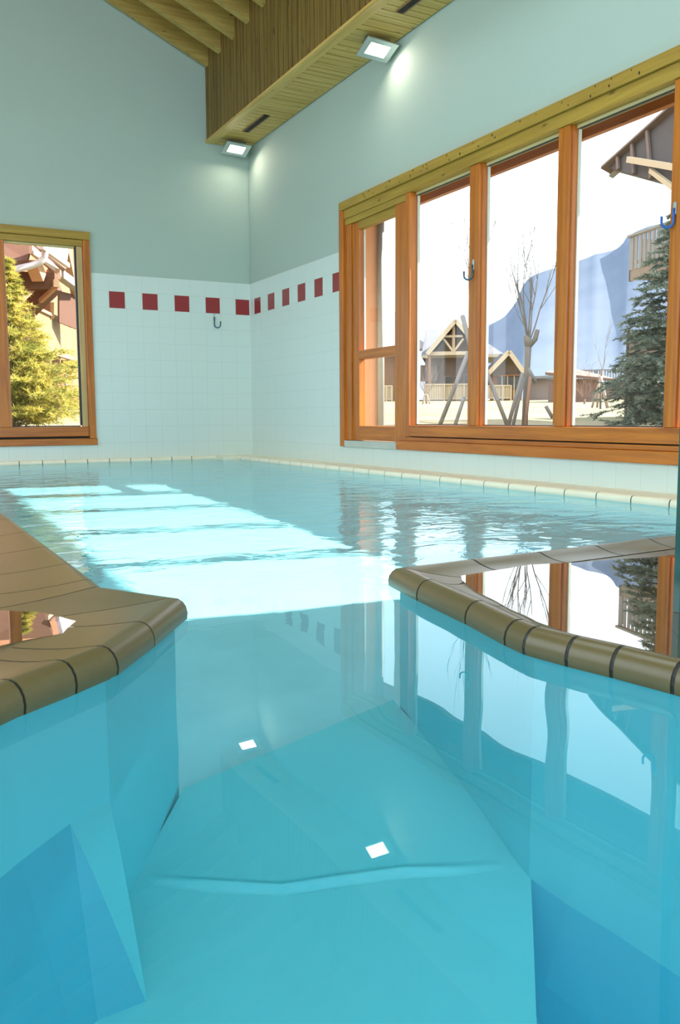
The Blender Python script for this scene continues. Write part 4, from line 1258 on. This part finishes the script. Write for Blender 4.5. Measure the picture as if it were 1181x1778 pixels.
wbrown = wood('weathered_boards_', 2, (0.14, 0.11, 0.095), (0.24, 0.18, 0.155), 0.85, 1.0, False)
wgrey = plain('weathered_grey_timber', (0.27, 0.26, 0.25), 0.85, var=0.15, scale=5)
ebox(0, eL + 2, -0.2, ZL, -4, 0).build('lower_wall', wbrown, ce)
ebox(-0.03, 0.03, -0.2, ZL + 0.04, -0.02, 0.03).build('corner_board', plain('dark_eave', (0.06, 0.045, 0.04), 0.8), ce)
ebox(1.9, eL + 3, ZL, 7.5, -4, -1.1).build('upper_wall', wbrown, ce)
ebox(0, eL + 2, ZB - 0.1, ZB + 0.03, -1.15, 0.0).build('balcony_floor', wgrey, ce)
ebox(0, eL + 2, ZB - 0.15, ZB + 0.09, 0.0, 0.04).build('floor_edge', plain('floor_edge_timber', (0.26, 0.21, 0.17), 0.8), ce)
ebox(-0.05, eL + 2, ZH - 0.05, ZH, -0.04, 0.08).build('handrail', wgrey, ce)
ebox(0, eL + 2, ZB + 0.19, ZB + 0.25, -0.01, 0.03).build('lower_rail', wgrey, ce)
b = MB(); s = 0.06
while s < 4.4:
    p = ebox(s, s + 0.085, ZB + 0.07, ZH - 0.07, 0.03, 0.05); b.add(p.v, p.f); s += 0.15
b.build('balusters', wgrey, ce)
ebox(0.0, 0.06, ZB - 0.15, ZH - 0.03, -0.03, 0.04).build('corner_post', wgrey, ce)
b = MB()
for k_ in range(8):
    p = ebox(-0.0, 0.02, ZB + 0.07, ZH - 0.07, -0.15 - k_ * 0.13, -0.07 - k_ * 0.13); b.add(p.v, p.f)
b.build('end_balusters', wgrey, ce)
# roof seen from below
darke = plain('dark_eave', (0.06, 0.045, 0.04), 0.8, var=0.2, scale=3)
T0, T1, T2 = at(1056, 291, 18.0), at(1300, 75, 15.5), at(1300, 356, 13.5)
nrm = (T1 - T0).cross(T2 - T0).normalized()
if nrm.dot(T0 - Vector((0, 0, EYE))) < 0: nrm = -nrm
rf = MB().prism([T0, T1, T2], nrm * 0.06).build('roof_underside', darke, ce)
MB().prism([T0 + nrm * .07, T1 + nrm * .07, T2 + nrm * .07], nrm * 0.10).build('roof_covering', roofm, ce)
d01 = (T1 - T0).normalized()
MB().beam(T0 - d01 * .08 + nrm * 0.02, T1 + nrm * .02, 0.06, 0.26, up=nrm).build('barge_board', plain('barge_timber', (0.13, 0.085, 0.065), 0.8), ce)
MB().beam(T0 - d01 * .12 + nrm * 0.17, T1 + nrm * .17, 0.12, 0.10, up=nrm).build('verge_trim', wgrey, ce)
for k_, (fa, fb) in enumerate(((0.10, 0.12), (0.22, 0.26), (0.34, 0.40))):
    MB().beam(T0.lerp(T1, fa) - nrm * .05, T0.lerp(T2, fb) - nrm * .05, 0.06, 0.05, up=nrm).build('eave_rafter', plain('barge_timber', (0.13, 0.085, 0.065), 0.8), ce)
MB().beam(at(1092, 277, 16.9), at(1300, 312, 13.6), 0.09, 0.10).build('purlin', cream, ce)
MB().beam(at(1130, 296, 16.2), at(1175, 330, 15.3), 0.06, 0.08).build('purlin_brace', cream, ce)

# ------------------------------------------------------------------ chalet behind the end window
cream2 = plain('warm_cream_timber', (0.32, 0.21, 0.12), 0.7)
cf_ = thing('end_chalet', 'orange brown chalet with gutter and cream balcony behind the golden conifer', 'chalet', Vector((*at(60, 700, 27).xy, 0.5)))
G0, G1 = at(62, 700, 24.5), at(127, 700, 29.0)
gd = Vector((G1.x - G0.x, G1.y - G0.y, 0)); gL = gd.length; gd.normalize(); gn = Vector((gd.y, -gd.x, 0))
if gn.dot(Vector((G0.x, G0.y, 0))) > 0: gn = -gn
def GP(s, z, o_=0.0): return Vector((G0.x, G0.y, 0)) + gd * s + gn * o_ + Vector((0, 0, z))
def gbox(s0, s1, z0, z1, o0, o1):
    b_ = MB(); p = [GP(s0, z0, o0), GP(s1, z0, o0), GP(s1, z0, o1), GP(s0, z0, o1), GP(s0, z1, o0), GP(s1, z1, o0), GP(s1, z1, o1), GP(s0, z1, o1)]
    return b_.add(p, [(0, 3, 2, 1), (4, 5, 6, 7), (0, 1, 5, 4), (1, 2, 6, 5), (2, 3, 7, 6), (3, 0, 4, 7)])
ow = wood('end_orange_boards_', 2, (0.22, 0.085, 0.04), (0.34, 0.14, 0.065), 0.8, 0.6, False)
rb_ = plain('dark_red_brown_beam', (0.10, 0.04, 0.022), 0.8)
gbox(-8, gL + 16, -0.2, 9.5, -1.7, -1.4).build('facade', ow, cf_)
ZR, ZF = 3.40, 2.42
gbox(0, gL, ZF, ZF + 0.10, -1.4, 0.0).build('balcony_floor', cream2, cf_)
b = MB(); s = 0.0
while s < gL:
    p = gbox(s, min(s + 0.13, gL), ZF - 0.02, ZR, 0.0, 0.03); b.add(p.v, p.f); s += 0.15
b.build('balcony_boards', wood('cream_boards_b_', 2, (0.20, 0.13, 0.06), (0.30, 0.21, 0.10), 0.7, 1.0, False), cf_)
b = MB(); s = -1.4
while s < 0:
    p = MB().add([GP(0, ZF, s), GP(0.03, ZF, s), GP(0.03, ZF, s + .13), GP(0, ZF, s + .13), GP(0, ZR, s), GP(0.03, ZR, s), GP(0.03, ZR, s + .13), GP(0, ZR, s + .13)], [(0, 3, 2, 1), (4, 5, 6, 7), (0, 1, 5, 4), (1, 2, 6, 5), (2, 3, 7, 6), (3, 0, 4, 7)]); b.add(p.v, p.f); s += 0.15
b.build('balcony_side_boards', wood('cream_boards_b_', 2, (0, 0, 0), (0, 0, 0)), cf_)
MB().beam(GP(-0.1, ZR + .03, 0.02), GP(gL + .15, ZR + .03, 0.02), 0.16, 0.08).build('handrail', cream2, cf_)
MB().beam(GP(-0.1, ZF - .05, 0.02), GP(gL + .15, ZF - .05, 0.02), 0.14, 0.10).build('bottom_rail', cream2, cf_)
for s in (0.6, 1.8, 3.0, 4.2): gbox(s, s + 0.14, ZF - 0.35, ZF - 0.1, -1.4, 0.0).build('floor_joist', orw, cf_)
MB().beam(GP(0.3, ZF - 0.42, -0.3), GP(gL + .1, ZF - 0.42, -0.3), 0.2, 0.2).build('carrying_beam', orw, cf_)
MB().beam(at(30, 488, 24.2), at(98, 490, 24.0), 0.45, 0.42).build('bracket_beam', rb_, cf_)
MB().beam(at(96, 494, 24.0), at(40, 548, 25.0), 0.30, 0.34).build('bracket_brace', rb_, cf_)
MB().beam(at(97, 486, 23.7), at(97, 499, 23.7), 0.16, 0.14, up=(1, 0, 0)).build('beam_end', cream2, cf_)
MB().beam(at(97, 498, 23.7), at(70, 523, 24.3), 0.10, 0.10).build('brace_edge', orw, cf_)
for (a_, c_) in (((72, 512), (90, 523)), ((90, 523), (90, 552)), ((33, 506), (58, 506))):
    MB().beam(at(*a_, 26.0), at(*c_, 26.4), 0.10, 0.10, up=(1, 0, 0.1)).build('window_frame', cream2, cf_)
MB().prism([at(60, 510, 26.5), at(88, 524, 26.8), at(88, 570, 26.8), at(60, 560, 26.5)], gn * 0.05).build('shutter_panel', plain('bright_orange_panel', (0.36, 0.14, 0.06), 0.8), cf_)
MB().prism([at(100, 505, 26.5), at(140, 515, 27.5), at(140, 575, 27.5), at(100, 560, 26.5)], gn * 0.05).build('recess_shade_panel', rb_, cf_)  # flat dark panel painted as the shade of a recess
# roof: soffit, gutter, dormer fascias
MB().prism([at(-60, 395, 24), at(62, 400, 24), at(48, 462, 23), at(-60, 474, 22.5)], Vector((0, 0, 0.15))).build('roof_soffit', rb_, cf_)
zinc = plain('bright_zinc', (0.40, 0.38, 0.40), 0.5)
MB().tube([at(-40, 481, 22.2), at(8, 472, 22.4), at(52, 462, 22.6), at(68, 456, 22.6), at(77, 448, 22.6), at(79, 434, 22.6), at(74, 424, 22.6)], 0.085, 10).build('gutter', zinc, cf_, smooth=True)
MB().beam(at(72, 428, 22.3), at(118, 461, 24.6), 0.10, 0.12).build('verge_trim', plain('white_verge', (0.45, 0.42, 0.42), 0.6), cf_)
MB().beam(at(53, 433, 22.6), at(104, 474, 24.9), 0.08, 0.20).build('barge_board', plain('pink_cream_board', (0.42, 0.30, 0.24), 0.7), cf_)
MB().prism([at(60, 425, 22.9), at(115, 468, 25.0), at(106, 474, 25.0), at(52, 434, 22.9)], Vector((0, 0, 0.05))).build('verge_soffit', plain('brown_soffit', (0.16, 0.09, 0.07), 0.8), cf_)
MB().prism([at(80, 395, 23.5), at(125, 395, 25.5), at(116, 458, 25.2), at(76, 430, 23.2)], gn * -0.1).build('pale_roof', plain('pale_grey_roof', (0.36, 0.34, 0.38), 0.6), cf_)  # roof sheet in an even pale grey
MB().beam(at(58, 458, 23.5), at(68, 482, 23.8), 0.3, 0.3).build('rafter_end', plain('peach_timber', (0.42, 0.24, 0.14), 0.7), cf_)
MB().beam(at(92, 468, 24.5), at(94, 486, 24.5), 0.3, 0.3, up=(1, 0, 0)).build('rafter_end', plain('peach_timber', (0.42, 0.24, 0.14), 0.7), cf_)
MB().tube([GP(gL + 0.05, -0.1, -0.2), GP(gL + 0.05, ZF - 0.45, -0.2)], 0.055, 10).build('drainpipe', zinc, cf_, smooth=True)
MB().beam(at(112, 425, 25.5), at(133, 520, 27.5), 0.2, 0.3).build('raking_strut', orw, cf_)
MB().beam(at(103, 476, 25.5), at(136, 500, 27.0), 0.25, 0.22).build('grey_fascia', wgrey, cf_)
